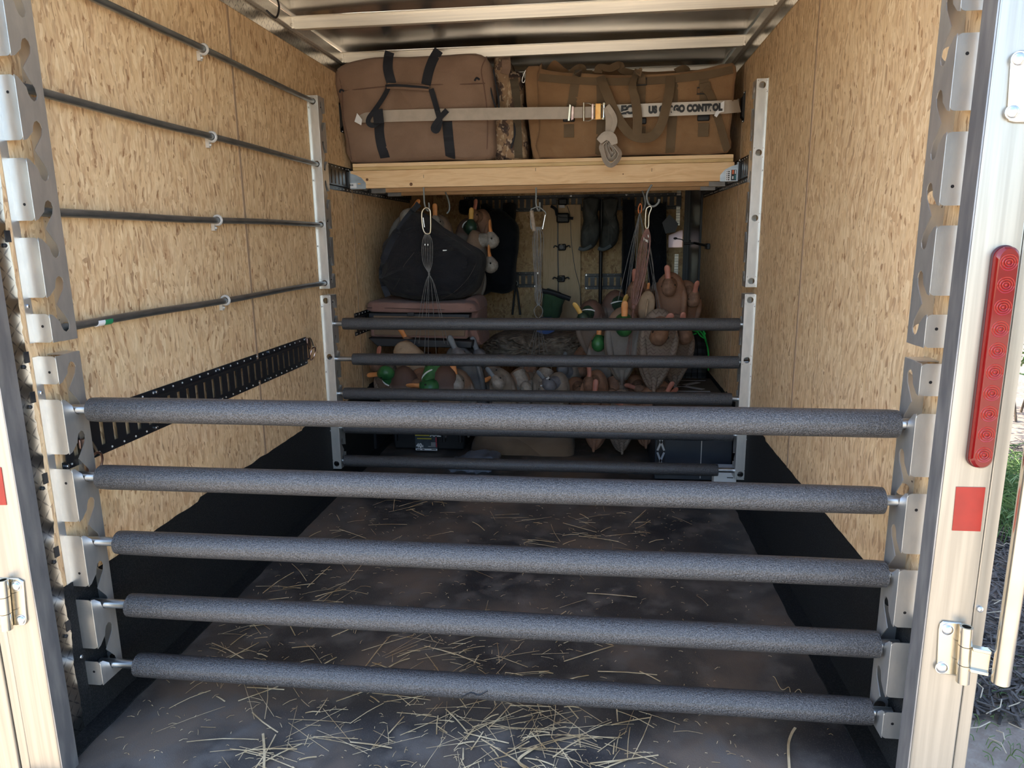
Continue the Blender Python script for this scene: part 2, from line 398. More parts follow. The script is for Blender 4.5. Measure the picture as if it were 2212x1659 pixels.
# diamond-plate strip above the OSB, and the rail over it
for sx in (-1, 1):
    tn += 1; bm = nb(); box(bm, (sx*(WX-.002), (YR+YF)/2, 2.093), (.005, YF-YR, .060)); struct('trim_%d' % tn, bm, DIA, smooth=False)
    tn += 1; bm = nb(); box(bm, (sx*1.005, (YR+YF)/2, 2.147), (.03, YF-YR, .046)); struct('trim_%d' % tn, bm, BOW, bevel=.003)
    # ragged diamond-plate corner strip behind the rear post
    tn += 1; bm = nb(); z = -.0; e = []
    while z < 2.06:
        e.append((1.468+.010*noise.noise(V((z*9, sx, 0)))+.004*noise.noise(V((z*60, 0, 3))), z)); z += .012
    prism(bm, [(YR+.001, 2.06), (YR+.001, 0)]+e+[(1.468, 2.06)], (sx*(WX-.003), 0, 0), (0, 1, 0), (0, 0, 1), (-sx*.003, 0, 0)); struct('trim_%d' % tn, bm, DIA, smooth=False)
    tn += 1; bm = nb()
    for z in (1.44, 1.26, .985, .89, .69, .50, .30):
        box(bm, (sx*(WX-.0068), 1.466, z), (.0015, .014, .026))
        ell(bm, (sx*(WX-.009), 1.452, z-.02), (.004, .005, .005), n=10, m=6)
    struct('trim_%d' % tn, bm, BLKP, smooth=False)
# black liner on the lower wall, with a lap on the floor
for sx, nm in ((-1, 'baseboard_left'), (1, 'baseboard_right')):
    bm = nb(); e = []; y = 1.47
    while y < 5.0:
        st = 0 if sx < 0 else .004
        e.append((y, .400+.004*noise.noise(V((y*14, sx, 0)))+(.010 if noise.noise(V((y*3.1, sx*2, 5))) > .1 else 0)-(.01 if y < 2.2 and sx < 0 else 0))); y += .015
    prism(bm, [(5.0, .0), (YR, .0), (YR, .36), (1.46, .37)]+e, (sx*(WX-.0045), 0, 0), (0, 1, 0), (0, 0, 1), (-sx*.0, 0, 0) if 0 else (sx*.0042, 0, 0))
    e = [(sx*(WX-.06+.006*noise.noise(V((yy*.25, 9, sx)))), yy*.02+1.32) for yy in range(0, 185)]
    prism(bm, [(sx*(WX-.0046), 5.0), (sx*(WX-.0046), 1.32)]+e, (0, 0, .0005), (1, 0, 0), (0, 1, 0), (0, 0, .005))
    struct(nm, bm, CARPET, smooth=False)
# roof bows
for Y in (1.95, 2.49, 3.10, 3.70, 4.28, 4.88, 5.45):
    tn += 1; bm = nb(); box(bm, (0, Y+.0125, 2.143), (1.985, .025, .046)); box(bm, (0, Y+.002, 2.164), (1.985, .05, .004))
    for sx in (-1, 1):
        box(bm, (sx*.985, Y-.004, 2.143), (.012, .012, .046)); cyl(bm, (sx*.989, Y-.012, 2.135), (sx*.984, Y-.012, 2.135), .006, n=10)
    struct('trim_%d' % tn, bm, BOW, bevel=.002)
# rear posts and header
for sx in (-1, 1):
    tn += 1; bm = nb(); box(bm, (sx*.9775, 1.3285, .90), (.081, .049, 2.68)); r_ = struct('trim_%d' % tn, bm, ALUB, bevel=.003)
    tn += 1; bm = nb(); box(bm, (sx*1.031, 1.3295, .90), (.0235, .047, 2.68)); struct('trim_%d' % tn, bm, ALUB, bevel=.002)
    tn += 1; bm = nb(); box(bm, (sx*.9352, 1.3285, .90), (.0025, .048, 2.68)); struct('trim_%d' % tn, bm, ALUD, smooth=False)
    bm = nb()
tn += 1; bm = nb(); box(bm, (0, 1.3285, 2.19), (1.86, .049, .12)); struct('trim_%d' % tn, bm, ALUB, bevel=.003)
tn += 1; bm = nb(); box(bm, (0, 1.325, -.14), (2.08, .05, .18)); struct('trim_%d' % tn, bm, ALUB, bevel=.003)
bm = nb(); box(bm, (-1.50, 1.330, 1.02), (.90, .045, 2.10)); d2 = struct('door_2', bm, ALUB, bevel=.004)
# side door at the front right
bm = nb(); box(bm, (1.028, 5.40, 1.02), (.022, .66, 2.02)); dr = struct('door_1', bm, DOORM, bevel=.003)
bm = nb(); box(bm, (1.016, 5.045, 1.05), (.035, .024, 2.1)); box(bm, (1.016, 5.742, 1.05), (.035, .014, 2.1)); box(bm, (1.03, 5.4, 2.07), (.03, .70, .08)); obj('door_frame', bm, BLK, dr, bevel=.002)
bm = nb(); box(bm, (1.006, 5.15, .70), (.03, .05, .16)); cyl(bm, (.99, 5.15, .75), (.97, 5.15, .64), .008); obj('door_latch', bm, BLKP, dr, bevel=.004)
tn += 1; bm = nb(); box(bm, (.928, YF-.006, .575), (.030, .006, 1.05)); box(bm, (.928, YF-.006, 1.71), (.030, .006, .78)); struct('trim_%d' % tn, bm, DIA, smooth=False)
tn += 1; bm = nb(); box(bm, (.995, YF-.008, 1.05), (.036, .012, 2.0)); struct('trim_%d' % tn, bm, BLK, smooth=False)
# exterior skirt so that the outside reads as a trailer
tn += 1; bm = nb()
for sx in (-1, 1): box(bm, (sx*1.050, (1.36+YF)/2, 1.0), (.006, YF-1.36, 2.30))
struct('trim_%d' % tn, bm, ALUD, smooth=False)

# ------------------------------------------------------------ outside ground
def soil():
    k = N('soil')
    a = k.noise(k.tc, 1.1, 6)[0]; b = k.noise(k.tc, 30, 4)[0]
    c = k.ramp(a, [(.35, (.14, .10, .075)), (.65, (.24, .18, .135))])
    c = k.mix(k.ramp(b, [(.45, (0, 0, 0)), (.7, (.6, .6, .6))]), c, (.30, .25, .19))
    k.color(c); k.rough(.9); k.bump(b, .6, .02); return k.m
GRAVEL = mat('pale_drive', (.44, .35, .25), (.52, .43, .32), sc=12, rough=.9)
bm = nb(); box(bm, (0, 10, -.60), (60, 60, .1)); struct('floor_ground', bm, soil(), smooth=False)
bm = nb(); box(bm, (-2.0, -6.0, -.546), (34, 14.6, .012)); struct('floor_drive', bm, GRAVEL, smooth=False)

# ------------------------------------------------------------ decoy-rack brackets
MOUTHS = [.0865+.175*i for i in range(5)]; HOLES = [.026, .300, .574, .848]; BH = .873; BD = .08; BX = .046
def bracket(name, sx, sy, label, loc):
    t = thing(name, label, 'bracket', loc, 'slotted aluminium rack brackets')
    W = lambda x, y, z: V((sx*x, sy*y, z))
    bm = nb()
    # face parallel to the wall with J slots
    P = [(BD, 0), (BD, BH), (0, BH)]
    for z0 in MOUTHS[::-1]:
        up_ = [(0, .019), (.010, .022), (.030, .040), (.033, .052), (.038, .062), (.047, .067), (.056, .062), (.060, .052), (.056, .036), (.028, 0)]
        P += [(a, z0+b) for a, b in up_] + [(a, z0-b) for a, b in up_[-2::-1]]
    P += [(0, 0)]
    bm.faces.new([bm.verts.new(W(BX, a, b)) for a, b in P])
    # notched plate
    ed = [0]+sum([[z0-.019, z0+.019] for z0 in MOUTHS], [])+[BH]
    for a, b in zip(ed[::2], ed[1::2]):
        c_ = .008
        q = [(0, a), (BX-c_, a), (BX-c_*.3, a+c_*.3), (BX, a+c_), (BX, b-c_), (BX-c_*.3, b-c_*.3), (BX-c_, b), (0, b)]
        bm.faces.new([bm.verts.new(W(x, 0, z)) for x, z in q])
    bm.faces.new([bm.verts.new(W(x, y, z)) for x, y, z in ((.0012, -.018, 0), (.0012, .004, 0), (.0012, .004, BH), (.0012, -.018, BH))])
    # drilled plate
    zc = sorted(set([0, BH]+sum([[h-.0205, h+.0205] for h in HOLES], []))); xs = [0, .004, .042, BX]
    hx = .023
    for a, b in zip(zc, zc[1:]):
        mid = (a+b)/2; hh = [h for h in HOLES if abs(h-mid) < .003]
        if hh:
            for x0_, x1_ in ((0, .004), (.042, BX)): bm.faces.new([bm.verts.new(W(x, BD, z)) for x, z in ((x0_, a), (x1_, a), (x1_, b), (x0_, b))])
            n = 24; O = []; I = []
            for i in range(n):
                an = 2*math.pi*(i+.5)/n; c, s_ = math.cos(an), math.sin(an); m_ = max(abs(c)/.019, abs(s_)/((b-a)/2))
                O.append(bm.verts.new(W(hx+c/m_, BD, mid+s_/m_))); I.append(bm.verts.new(W(hx+.0140*c, BD, hh[0]+.0140*s_)))
            for i in range(n): bm.faces.new((O[i], O[(i+1) % n], I[(i+1) % n], I[i]))
        else: bm.faces.new([bm.verts.new(W(x, BD, z)) for x, z in ((0, a), (BX, a), (BX, b), (0, b))])
    bm.faces.new([bm.verts.new(W(x, y, z)) for x, y, z in ((.0012, BD, 0), (.0012, BD+.015, 0), (.0012, BD+.015, BH), (.0012, BD, BH))])
    # short end webs
    for z in (0, BH): bm.faces.new([bm.verts.new(W(x, y, z)) for x, y in ((.001, BD), (BX, BD), (BX, .03), (.001, .03))])
    obj('channel', bm, PLATE, t, world=False, smooth=False, solid=.0018)
    for z in (MOUTHS[0], MOUTHS[4]):
        bm = nb(); ell(bm, W(.004, -.010, z), (.0035, .0055, .0055), n=12, m=8); obj('screw', bm, STEEL, t, world=False)
    for z in (.20, .5, .82):
        bm = nb(); ell(bm, W(.003, BD+.008, z), (.003, .004, .004), n=10, m=6); obj('rivet', bm, STEEL, t, world=False)
    for k, z in enumerate((MOUTHS[0]-.048, MOUTHS[1]+.055, MOUTHS[3]-.055, MOUTHS[4]+.048)):
        bm = nb(); cyl(bm, W(.026, -.0013, z), W(.026, .0013, z), .0033, n=12); obj('pilot_hole', bm, INK, t, world=False)
    return t
YN, YB = 1.505, 3.351; ZL, ZU = .108, 1.014
names = {(-1, 0, 0): 'lower slotted aluminium bracket on the left wall just inside the rear post', (-1, 0, 1): 'upper slotted bracket on the left wall by the rear post, holding four wall rods',
         (1, 0, 0): 'lower slotted aluminium bracket on the right wall beside the post with the red tail light', (1, 0, 1): 'upper slotted aluminium bracket on the right wall beside the post with the red tail light',
         (-1, 1, 0): 'lower bracket deeper inside on the left wall, holding the thin far foam bars', (-1, 1, 1): 'upper bracket deeper inside on the left wall where the four wall rods end',
         (1, 1, 0): 'lower bracket deeper inside on the right wall, at the right ends of the far bars', (1, 1, 1): 'upper bracket deeper inside on the right wall, without any rods'}
for (sx, far, up_), lb in names.items():
    bracket('rack_bracket', -sx, -1 if far else 1, lb, (sx*WX, YB if far else YN, ZU if up_ else ZL))

# ------------------------------------------------------------ foam covered bars
def bar(loc, a, b, label, grp, tear=None, r=.0308, slope=0):
    t = thing('padded_crossbar', label, 'rack bar', loc, grp)
    bm = nb(); cyl(bm, (-1.004, 0, .0), (1.004, 0, 0), .0117, n=24); obj('conduit', bm, GALV, t, world=False)
    bm = nb(); pts = []; rr = []; n = 90; ph = random.random()*9
    for i in range(n+1):
        x = a+(b-a)*i/n; e = min(i, n-i)
        q = r*(1+.02*noise.noise(V((x*5, ph, 0)))); 
        if e == 0: q *= .965
        if tear is not None: q *= 1-.06*math.exp(-((x-tear)/.02)**2)
        pts.append(V((x, .0012*noise.noise(V((x*2.2, ph, 4))), .0015*noise.noise(V((x*2.0, ph, 8)))-.001))); rr.append(q)
    pts = [pts[0]+V((.0, 0, 0))]+pts; rr = [rr[0]*.55]+rr; pts.append(pts[-1]+V((.0001, 0, 0))); rr.append(rr[-1]*.55); pts[0] -= V((.0001, 0, 0))
    tube(bm, pts, rr, n=36); obj('foam_sleeve', bm, FOAM, t, world=False, ang=50)
    if tear is not None:
        bm = nb()
        tube(bm, cat([(tear-.035, -.0305, -.012), (tear-.012, -.0312, .002), (tear+.008, -.0312, -.003), (tear+.03, -.0305, .010)], 4), .0012, 5); obj('tear', bm, INK, t, world=False)
    return t
seats = [ZL+m-.0525 for m in MOUTHS][::-1]
near = [(-.927, .950), (-.928, .936), (-.904, .957), (-.896, .957), (-.896, .955)]
nl = ['top', 'second from the top', 'middle', 'fourth from the top', 'lowest, with a small tear in its foam']
for z, (a, b), s_ in zip(seats, near, nl):
    bar((0, YN+.047, z), a, b, 'thick black foam-covered bar across the near opening, ' + (s_ if ',' in s_ else s_+' of the five'), 'near foam bars', tear=.02 if 'tear' in s_ else None)
far_ = [(-.921, .954), (-.882, .960), (-.938, .937), (-.946, .950), (-.957, .891)]
fl = ['top', 'second from the top', 'middle', 'fourth from the top', 'lowest, its right end showing bare pipe']
for z, (a, b), s_ in zip(seats, far_, fl):
    bar((0, YB-.047, z), a, b, 'thin-looking dark foam-covered bar of the far rack, ' + (s_ if ',' in s_ else s_+' of the five'), 'far foam bars', r=.0295)

# ------------------------------------------------------------ rods along the left wall
for i, h in enumerate(HOLES):
    z = ZU+h; w_ = ['lowest, with a small green and white sticker', 'second from the bottom', 'third from the bottom', 'topmost'][i]
    t = thing('wall_rod', 'thin grey steel rod on the left wall, ' + w_, 'rod', (-.990, YN, z), 'steel rods along the left wall')
    bm = nb(); pts = [V((-.990, YN+.02+(3.30-YN-.02)*k/20, z+.0018*math.sin(k*.5+i))) for k in range(21)]; tube(bm, pts, .0108, 16); obj('rod', bm, GALVY, t)
    yc = at([487, 470, 458, 440][i], [650, 478, 300, 115][i], X=-.99).y
    bm = nb(); n = 20
    tube(bm, [V((-.990, yc, z))+V((.0150*math.cos(2*math.pi*k/n), 0, .0150*math.sin(2*math.pi*k/n))) for k in range(n)], .0045, 6, True)
    box(bm, (-1.006, yc, z-.02), (.012, .012, .03)); ell(bm, (-.998, yc, z-.026), (.005, .005, .004), n=8, m=6)
    obj('clamp', bm, CLAMP, t)
    if i == 0:
        y_ = 1.705
        bm = nb(); cyl(bm, (-.99, y_-.022, z), (-.99, y_+.004, z), .0112, n=16); obj('white_sticker', bm, WHITE, t, label='white barcode sticker')
        bm = nb(); cyl(bm, (-.99, y_+.004, z), (-.99, y_+.034, z), .0112, n=16); obj('green_sticker', bm, GRNL, t, label='green sticker')

# ------------------------------------------------------------ logistic track
def track(name, label, sx, y0, y1, zc, grp='black slotted tracks on the walls', axis='y', X=None, slots=True, Y=None):
    """axis y: on a side wall; axis x: on the front wall at Y (y0,y1 are then x); axis z: short upright"""
    t = thing(name, label, 'track', (sx*WX, (y0+y1)/2, zc) if axis == 'y' else ((y0+y1)/2, Y, zc), grp)
    if axis == 'y': P = lambda u, v, h: V((sx*(WX-.0012-h), u, zc+v))
    else: P = lambda u, v, h: V((u, Y-.0012-h, zc+v))
    hw = .0625; prof = [(-hw, 0), (-hw+.021, 0), (-hw+.0235, .012), (-.033, .012), (.033, .012), (hw-.0235, .012), (hw-.021, 0), (hw, 0)]
    us = [y0]; u = y0+.028
    while u+.02 < y1: us += [u, u+.0165]; u += .0508
    us.append(y1)
    bm = nb(); cols = [[bm.verts.new(P(u, v, h)) for v, h in prof] for u in us]
    for i in range(len(us)-1):
        for j in range(len(prof)-1):
            if j == 3 and i % 2 == 1 and i < len(us)-1 and (us[i+1]-us[i]) < .017: continue
            bm.faces.new((cols[i][j], cols[i+1][j], cols[i+1][j+1], cols[i][j+1]))
    CH = obj('slotted_channel', bm, BLK, t, smooth=False, solid=.0022)
    ys = [y0+.012+(y1-y0-.024)*k/4 for k in range(5)] if y1-y0 > .5 else [y0+.012, y1-.012]
    bm2 = nb()
    for k, u in enumerate(ys):
        for s_ in (-1, 1):
            bm = nb(); c = P(u+.01*s_*(k % 2), s_*(hw-.010), .002); ell(bm, c, (.005, .005, .005), n=10, m=6)
            cyl(bm, c-V((0, 0, .0)), c+(V((-sx*.003, 0, 0)) if axis == 'y' else V((0, -.003, 0))), .0065, n=8); obj('screw', bm, STEEL, t)
    u = y0+.03; rows = 0
    while u < y1-.01:
        for s_ in (-1, 1): ell(bm2, P(u, s_*(hw-.010), .0012), (.0022, .0022, .0022), n=6, m=4)
        u += .0508
    me = bpy.data.meshes.new('x'); bm2.transform(invmat(t)); bm2.to_mesh(me); bm2.free()
    o = CH; b3 = nb(); b3.from_mesh(o.data); k0 = len(b3.faces); b3.from_mesh(me); b3.faces.ensure_lookup_table()
    for f in list(b3.faces)[k0:]: f.material_index = 1
    b3.to_mesh(o.data); b3.free(); o.data.materials.append(CLAMP); bpy.data.meshes.remove(me)
    return t
track('wall_track', 'long black slotted tie-down track sloping across the left wall behind the foam bars', -1, 1.53, 3.055, .748)
track('wall_track', 'black slotted track on the left wall carrying the left end of the wooden shelf', -1, 3.385, 5.0, 1.551)
track('wall_track', 'black slotted track on the right wall carrying the right end of the wooden shelf', 1, 3.385, 5.0, 1.551)
track('wall_track', 'black slotted track on the left wall beside the brown cases', -1, 3.72, 4.9, .783)
track('wall_track', 'black slotted track high on the front wall under the wooden shelf', 1, -.76, .95, 1.505, axis='x', Y=YF)
track('wall_track', 'black slotted track on the front wall left of the pine stud', 1, -.40, -.17, .905, axis='x', Y=YF)
track('wall_track', 'black slotted track low on the front wall behind the green-headed decoys', 1, .21, .60, .888, axis='x', Y=YF)
# upright single-slot anchors for the cargo strap
def anchor(sx, Y, label):
    t = thing('strap_anchor', label, 'anchor', (sx*WX, Y, 1.857), 'strap anchors on the side walls')
    bm = nb(); P = [(-.072, 0), (-.060, 0), (-.045, .012), (.045, .012), (.060, 0), (.072, 0)]
    prism(bm, [(h+.0005, v) for v, h in P]+[(0, .072), (0, -.072)], (sx*WX, Y-.025, 1.857), (-sx, 0, 0), (0, 0, 1), (0, .05, 0)); obj('anchor_plate', bm, BLK, t, smooth=False)
    for s_ in (-1, 1):
        bm = nb(); ell(bm, (sx*(WX-.003), Y, 1.857+s_*.066), (.005, .005, .005), n=10, m=6); obj('screw', bm, STEEL, t)
    return t
anchor(-1, 3.70, 'small black anchor plate on the left wall hooked by the grey strap'); anchor(1, 3.77, 'small black anchor plate on the right wall hooked by the grey strap')
# rope rings at both ends of the long left track
for Y, pz, lb in ((1.585, .722, 'bronze ring clip hooked in the near end of the left wall track'), (3.03, .775, 'bronze ring clip hooked in the far end of the left wall track')):
    t = thing('ring_clip', lb, 'ring', (-.995, Y, pz), 'ring clips on the left wall track')
    bm = nb(); prism(bm, [(-.018, .035), (.010, .035), (.020, .010), (.020, -.012), (.008, -.02), (-.018, .012)], (-.992, Y, pz), (0, 1, 0), (0, 0, 1), (.006, 0, 0)); obj('clip_plate', bm, BRONZE, t, bevel=.0015)
    bm = nb(); c = V((-.981, Y+.018, pz-.040)); tube(bm, [c+V((.008*math.sin(2*math.pi*k/32), .027*math.cos(2*math.pi*k/32), .030*math.sin(2*math.pi*k/32))) for k in range(32)], .0032, 8, True); obj('ring', bm, BRONZE, t)
    bm = nb(); tube(bm, cat([(-.983, Y-.004, pz+.037), (-.980, Y+.014, pz+.02), (-.980, Y+.028, pz-.008), (-.981, Y+.018, pz-.016)], 5), .0035, 8); obj('clip_loop', bm, BRASS, t)

# ------------------------------------------------------------ wooden shelf
SY = 3.715
sh = thing('wooden_shelf', 'pine shelf of boards on beams spanning between the black wall tracks under the bags', 'shelf', (0, SY, 1.505))
for i, Y in enumerate((SY, 4.07, 4.40)):
    a, b = (-.985, .985) if i else (-.992, .972)
    bm = nb(); box(bm, ((a+b)/2, Y+.019, 1.550), (b-a, .038, .089)); obj('beam', bm, PINE, sh, bevel=.002)
bm = nb(); box(bm, (-.004, SY+.40, 1.6045), (1.940, .79, .017)); obj('lower_deck_board', bm, wood_mat('plywood_edge', (.55, .36, .15), (.72, .50, .23)), sh, bevel=.0015)
bm = nb(); box(bm, (-.004, SY+.40, 1.6225), (1.940, .79, .018)); obj('upper_deck_board', bm, wood_mat('pine_deck', (.82, .53, .26), (.93, .66, .38)), sh, bevel=.0015)
KNOT = mat('knot', (.10, .04, .015), (.22, .10, .04), sc=90, rough=.7)
for px, py, r_ in ((793, 388, .007), (888, 398, .0085), (1346, 376, .003)):
    bm = nb(); c = at(px, py, Y=SY); cyl(bm, c+V((0, .002, 0)), c-V((0, .0004, 0)), r_, n=14); obj('knot', bm, KNOT, sh)
for px, py in ((915, 381), (1157, 366), (1408, 367)):
    bm = nb(); c = at(px, py, Y=SY); box(bm, c, (.002, .0008, .016)); obj('nail_mark', bm, INK, sh, smooth=False)
def hanger(sx, Y, label, labelled=0):
    t = thing('beam_bracket', label, 'bracket', (sx*WX, Y, 1.505), 'steel beam brackets in the wall tracks')
    e = .905 if sx < 0 else .905
    bm = nb(); x0_ = .985
    P = [(0, 0), (x0_-e, 0), (x0_-e, .030), (x0_-e-.022, .055), (x0_-e-.05, .070), (.0, .078)]
    for y_ in (Y-.003, Y+.0385): prism(bm, P, (sx*x0_, y_, 1.5035), (-sx, 0, 0), (0, 0, 1), (0, .0022, 0))
    box(bm, (sx*(x0_+e)/2, Y+.019, 1.5035), (x0_-e, .042, .0022)); box(bm, (sx*(x0_+.003), Y+.019, 1.548), (.006, .042, .09))
    obj('hanger_plate', bm, GALV, t)
    bm = nb(); box(bm, (sx*.9965, Y-.012, 1.548), (.014, .020, .085)); obj('latch', bm, BLKP, t, bevel=.004)
    for z in (1.600,):
        bm = nb(); ell(bm, (sx*.992, Y-.016, z), (.004, .004, .004), n=10, m=6); obj('rivet', bm, STEEL, t)
    if labelled == 1:
        bm = nb(); c = at(760, 401, Y=Y-.0036); box(bm, c, (.050, .0008, .024)); lb = obj('paper_label', bm, WHITE, t, smooth=False, label='white barcode label')
        bm = nb()
        for k in range(9): box(bm, c+V((-.018+k*.0032, -.0006, .002)), (.0016 if k % 3 else .0022, .0004, .010))
        obj('barcode', bm, INK, lb, smooth=False)
        bm = nb(); box(bm, at(776, 397, Y=Y-.0036), (.016, .0006, .005)); obj('orange_mark', bm, ORANGEM, t, smooth=False)
    if labelled == 2:
        c = at(1573, 379, Y=Y-.0036); bm = nb(); box(bm, c, (.026, .0008, .050)); lb = obj('paper_label', bm, WHITE, t, smooth=False, label='white label with black print')
        bm = nb()
        for k in range(5): box(bm, c+V((.003, -.0006, -.02+k*.0095)), (.007, .0004, .006)); box(bm, c+V((-.006, -.0006, -.02+k*.0095)), (.004, .0004, .004))
        obj('print', bm, INK, lb, smooth=False)
        c = at(1585, 378, Y=Y-.0040); bm = nb(); box(bm, c, (.024, .0008, .050)); lb = obj('product_label', bm, INK, t, smooth=False, label='black label with an orange and a teal block')
        bm = nb(); box(bm, c+V((-.004, -.0006, .014)), (.009, .0004, .020)); obj('orange_block', bm, mat('orange_ink', (.72, .16, .06)), lb, smooth=False)
        bm = nb(); box(bm, c+V((.007, -.0006, -.010)), (.006, .0004, .022)); obj('teal_block', bm, TEAL, lb, smooth=False)
        bm = nb(); box(bm, c+V((.007, -.0006, .014)), (.005, .0004, .018)); box(bm, c+V((-.004, -.0006, -.012)), (.006, .0004, .014)); obj('white_block', bm, WHITE, lb, smooth=False)
hanger(-1, SY, 'galvanized beam bracket with a small barcode label at the left end of the front beam', 1)
hanger(1, SY, 'galvanized beam bracket with black, orange and teal label at the right end', 2)
for Y, n_w in ((4.07, 'middle'), (4.40, 'rear')):
    hanger(-1, Y, 'galvanized bracket under the left end of the %s shelf beam' % n_w); hanger(1, Y, 'galvanized bracket under the right end of the %s shelf beam' % n_w)

# ------------------------------------------------------------ soft bodies
def soft(outline, y0, y1, lean=0, bulge=.03, rr=.05, seed=0, amp=.008, zref=None, nsub=5, smooth_o=2, fs=3.0):
    """closed cloth volume: an x,z outline with depth y0..y1, rounded edges, leaning faces and folds"""
    P = [V((p[0], 0, p[1])) for p in outline]; P = cat(P, smooth_o, True) if smooth_o > 1 else P
    # resample evenly
    n = 96; L = [0]
    for i in range(len(P)): L.append(L[-1]+(P[(i+1) % len(P)]-P[i]).length)
    Q = []; j = 0
    for k in range(n):
        s_ = L[-1]*k/n
        while L[j+1] < s_: j += 1
        t_ = (s_-L[j])/max(1e-9, L[j+1]-L[j]); Q.append(P[j].lerp(P[(j+1) % len(P)], t_))
    c = sum(Q, V())/n; size = sum((q-c).length for q in Q)/n
    z0 = min(q.z for q in Q) if zref is None else zref
    prof = []
    for s_ in (0.02, .18, .36, .54, .70, .82): prof.append((s_, 0, 1))
    for k in range(1, nsub+1): a = math.pi/2*k/nsub; prof.append((1-rr/size*(1-math.sin(a)), rr*(1-math.cos(a)), 1))
    prof += [(1, (y1-y0)*.3, 0), (1, (y1-y0)*.6, 0)]
    for k in range(nsub, 0, -1): a = math.pi/2*k/nsub; prof.append((1-rr/size*(1-math.sin(a)), (y1-y0)-rr*(1-math.cos(a)), 0))
    prof += [(.5, y1-y0, 0), (.02, y1-y0, 0)]
    bm = nb(); rs = []
    for s_, dy, fr in prof:
        ring = []
        for q in Q:
            p = c+(q-c)*s_
            y = y0+dy-lean*(p.z-z0)-(bulge*(1-s_**2.5) if fr else 0)
            nz = noise.noise(V((p.x*fs, y*fs*.6+seed, p.z*fs)))+.5*noise.noise(V((p.x*fs*2.3, seed*3, p.z*fs*2.3+9)))
            cr = 1-abs(noise.noise(V((p.x*fs*1.1+seed, p.z*fs*1.5, 2.)))*2.6); cr = max(0, cr)**2
            y += amp*1.2*nz-(amp*1.6*cr if fr else 0)
            q_ = V((p.x+amp*.5*nz, y, p.z+amp*.5*noise.noise(V((p.z*fs, p.x*fs, seed+4)))))
            if zref and zref > 1.5: q_.z = max(q_.z, 1.6325)
            ring.append(q_)
        rs.append(ring)
    rings(bm, rs); return bm
def px(pts, Y):
    o = []
    for p in pts: q = at(p[0], p[1], Y=Y if len(p) < 3 else p[2]); o.append((q.x, q.z))
    return o
def bvh(o):
    M = invmat(o).inverted(); me = o.data
    return BVHTree.FromPolygons([M @ v.co for v in me.vertices], [p.vertices[:] for p in me.polygons])
def onto(tree, px_, py_, off=.004, default=3.62):
    """the point that a photographed strap lies on: the first surface seen there, lifted a little"""
    d = (FW+RT*((px_-1106)/FPX)-UP*((py_-829.5)/FPX)).normalized()
    h = tree.ray_cast(CAMP+d*2.6, d)
    p = h[0] if h[0] is not None else at(px_, py_, Y=default)
    return p+V((0, -off, 0))
def strap_on(tree, pts, w_, t_=.002, off=.004, n=5, default=3.62, closed=False):
    """pts: photographed course of a strap; third value lifts it off the cloth (below 1) or gives its own distance (above 1)"""
    C = []
    for p in pts:
        ys = onto(tree, p[0], p[1], off=0, default=default).y
        v = p[2] if len(p) > 2 else 0
        C.append(V((p[0], p[1], (ys-v) if v > 1 else v+off)))
    P = []
    for q in cat(C, n, closed):
        ys = onto(tree, q.x, q.y, off=0, default=default).y
        P.append(at(q.x, q.y, Y=ys-q.z))
    if isinstance(w_, list): w_ = [w_[min(len(w_)-1, int(i*len(w_)/len(P)))] for i in range(len(P))]
    bm = nb(); sweep(bm, P, w_, t_, (0, -1, .15), closed=closed); return bm

# left brown bag
b1 = thing('duffel_bag', 'large brown canvas bag with black handles on the left of the wooden shelf', 'bag', (-.6, 3.9, 1.634))
o1 = px([(748, 349), (741, 300), (736, 250), (727, 200), (723, 158), (745, 138), (790, 122), (838, 113), (900, 110), (960, 109), (1010, 113), (1050, 122), (1063, 160), (1066, 220), (1065, 280), (1061, 346), (960, 348), (860, 349)], 3.66)
o1[0] = (o1[0][0], 1.640); o1[-3] = (o1[-3][0], 1.640); o1[-2] = (o1[-2][0], 1.640); o1[-1] = (o1[-1][0], 1.640)
o1 = [(x, min(z, 2.125)) for x, z in o1]
bm = soft(o1, 3.705, 4.15, lean=.17, bulge=.028, rr=.035, seed=1.3, amp=.011, zref=1.63)
body = obj('bag_body', bm, BAGB, b1, ang=60); T1 = bvh(body)
for pts in ([(741, 196), (780, 192), (850, 186), (935, 183), (1000, 182), (1048, 180)],):
    bm = nb(); tube(bm, cat([onto(T1, *p, off=.001) for p in pts], 5), .0028, 6); obj('lid_seam', bm, fabric('brown_piping', (.15, .085, .06), (.19, .11, .08)), b1)
bm = nb(); tube(bm, cat([onto(T1, *p, off=.001) for p in ((1052, 122), (1040, 150), (1046, 190), (1052, 240), (1053, 300), (1050, 343))], 5), .003, 6); obj('side_piping', bm, bpy.data.materials['brown_piping'], b1)
bm = nb(); tube(bm, cat([onto(T1, *p, off=.001) for p in ((729, 152), (738, 190), (742, 250), (752, 300), (760, 345))], 5), .003, 6); obj('side_piping', bm, bpy.data.materials['brown_piping'], b1)
bm = strap_on(T1, [(820, 262), (819, 280), (823, 310), (832, 341)], .050); obj('handle_webbing', bm, WEBK, b1)
bm = strap_on(T1, [(966, 262), (968, 290), (971, 320), (973, 341)], .050); obj('handle_webbing', bm, WEBK, b1)
bm = strap_on(T1, [(846, 181, .004), (838, 150, .004), (839, 125), (842, 112)], .048); obj('handle_webbing', bm, WEBK, b1)
bm = strap_on(T1, [(920, 183, .004), (926, 155, .004), (935, 130), (948, 108)], .048); obj('handle_webbing', bm, WEBK, b1)
bm = nb(); g = [onto(T1, *p, off=.022) for p in ((838, 187), (860, 186), (890, 188), (915, 190), (930, 192))]; sweep(bm, cat(g, 4), .030, .012, (0, -.3, 1)); obj('handle_grip', bm, WEBK, b1, bevel=.003)
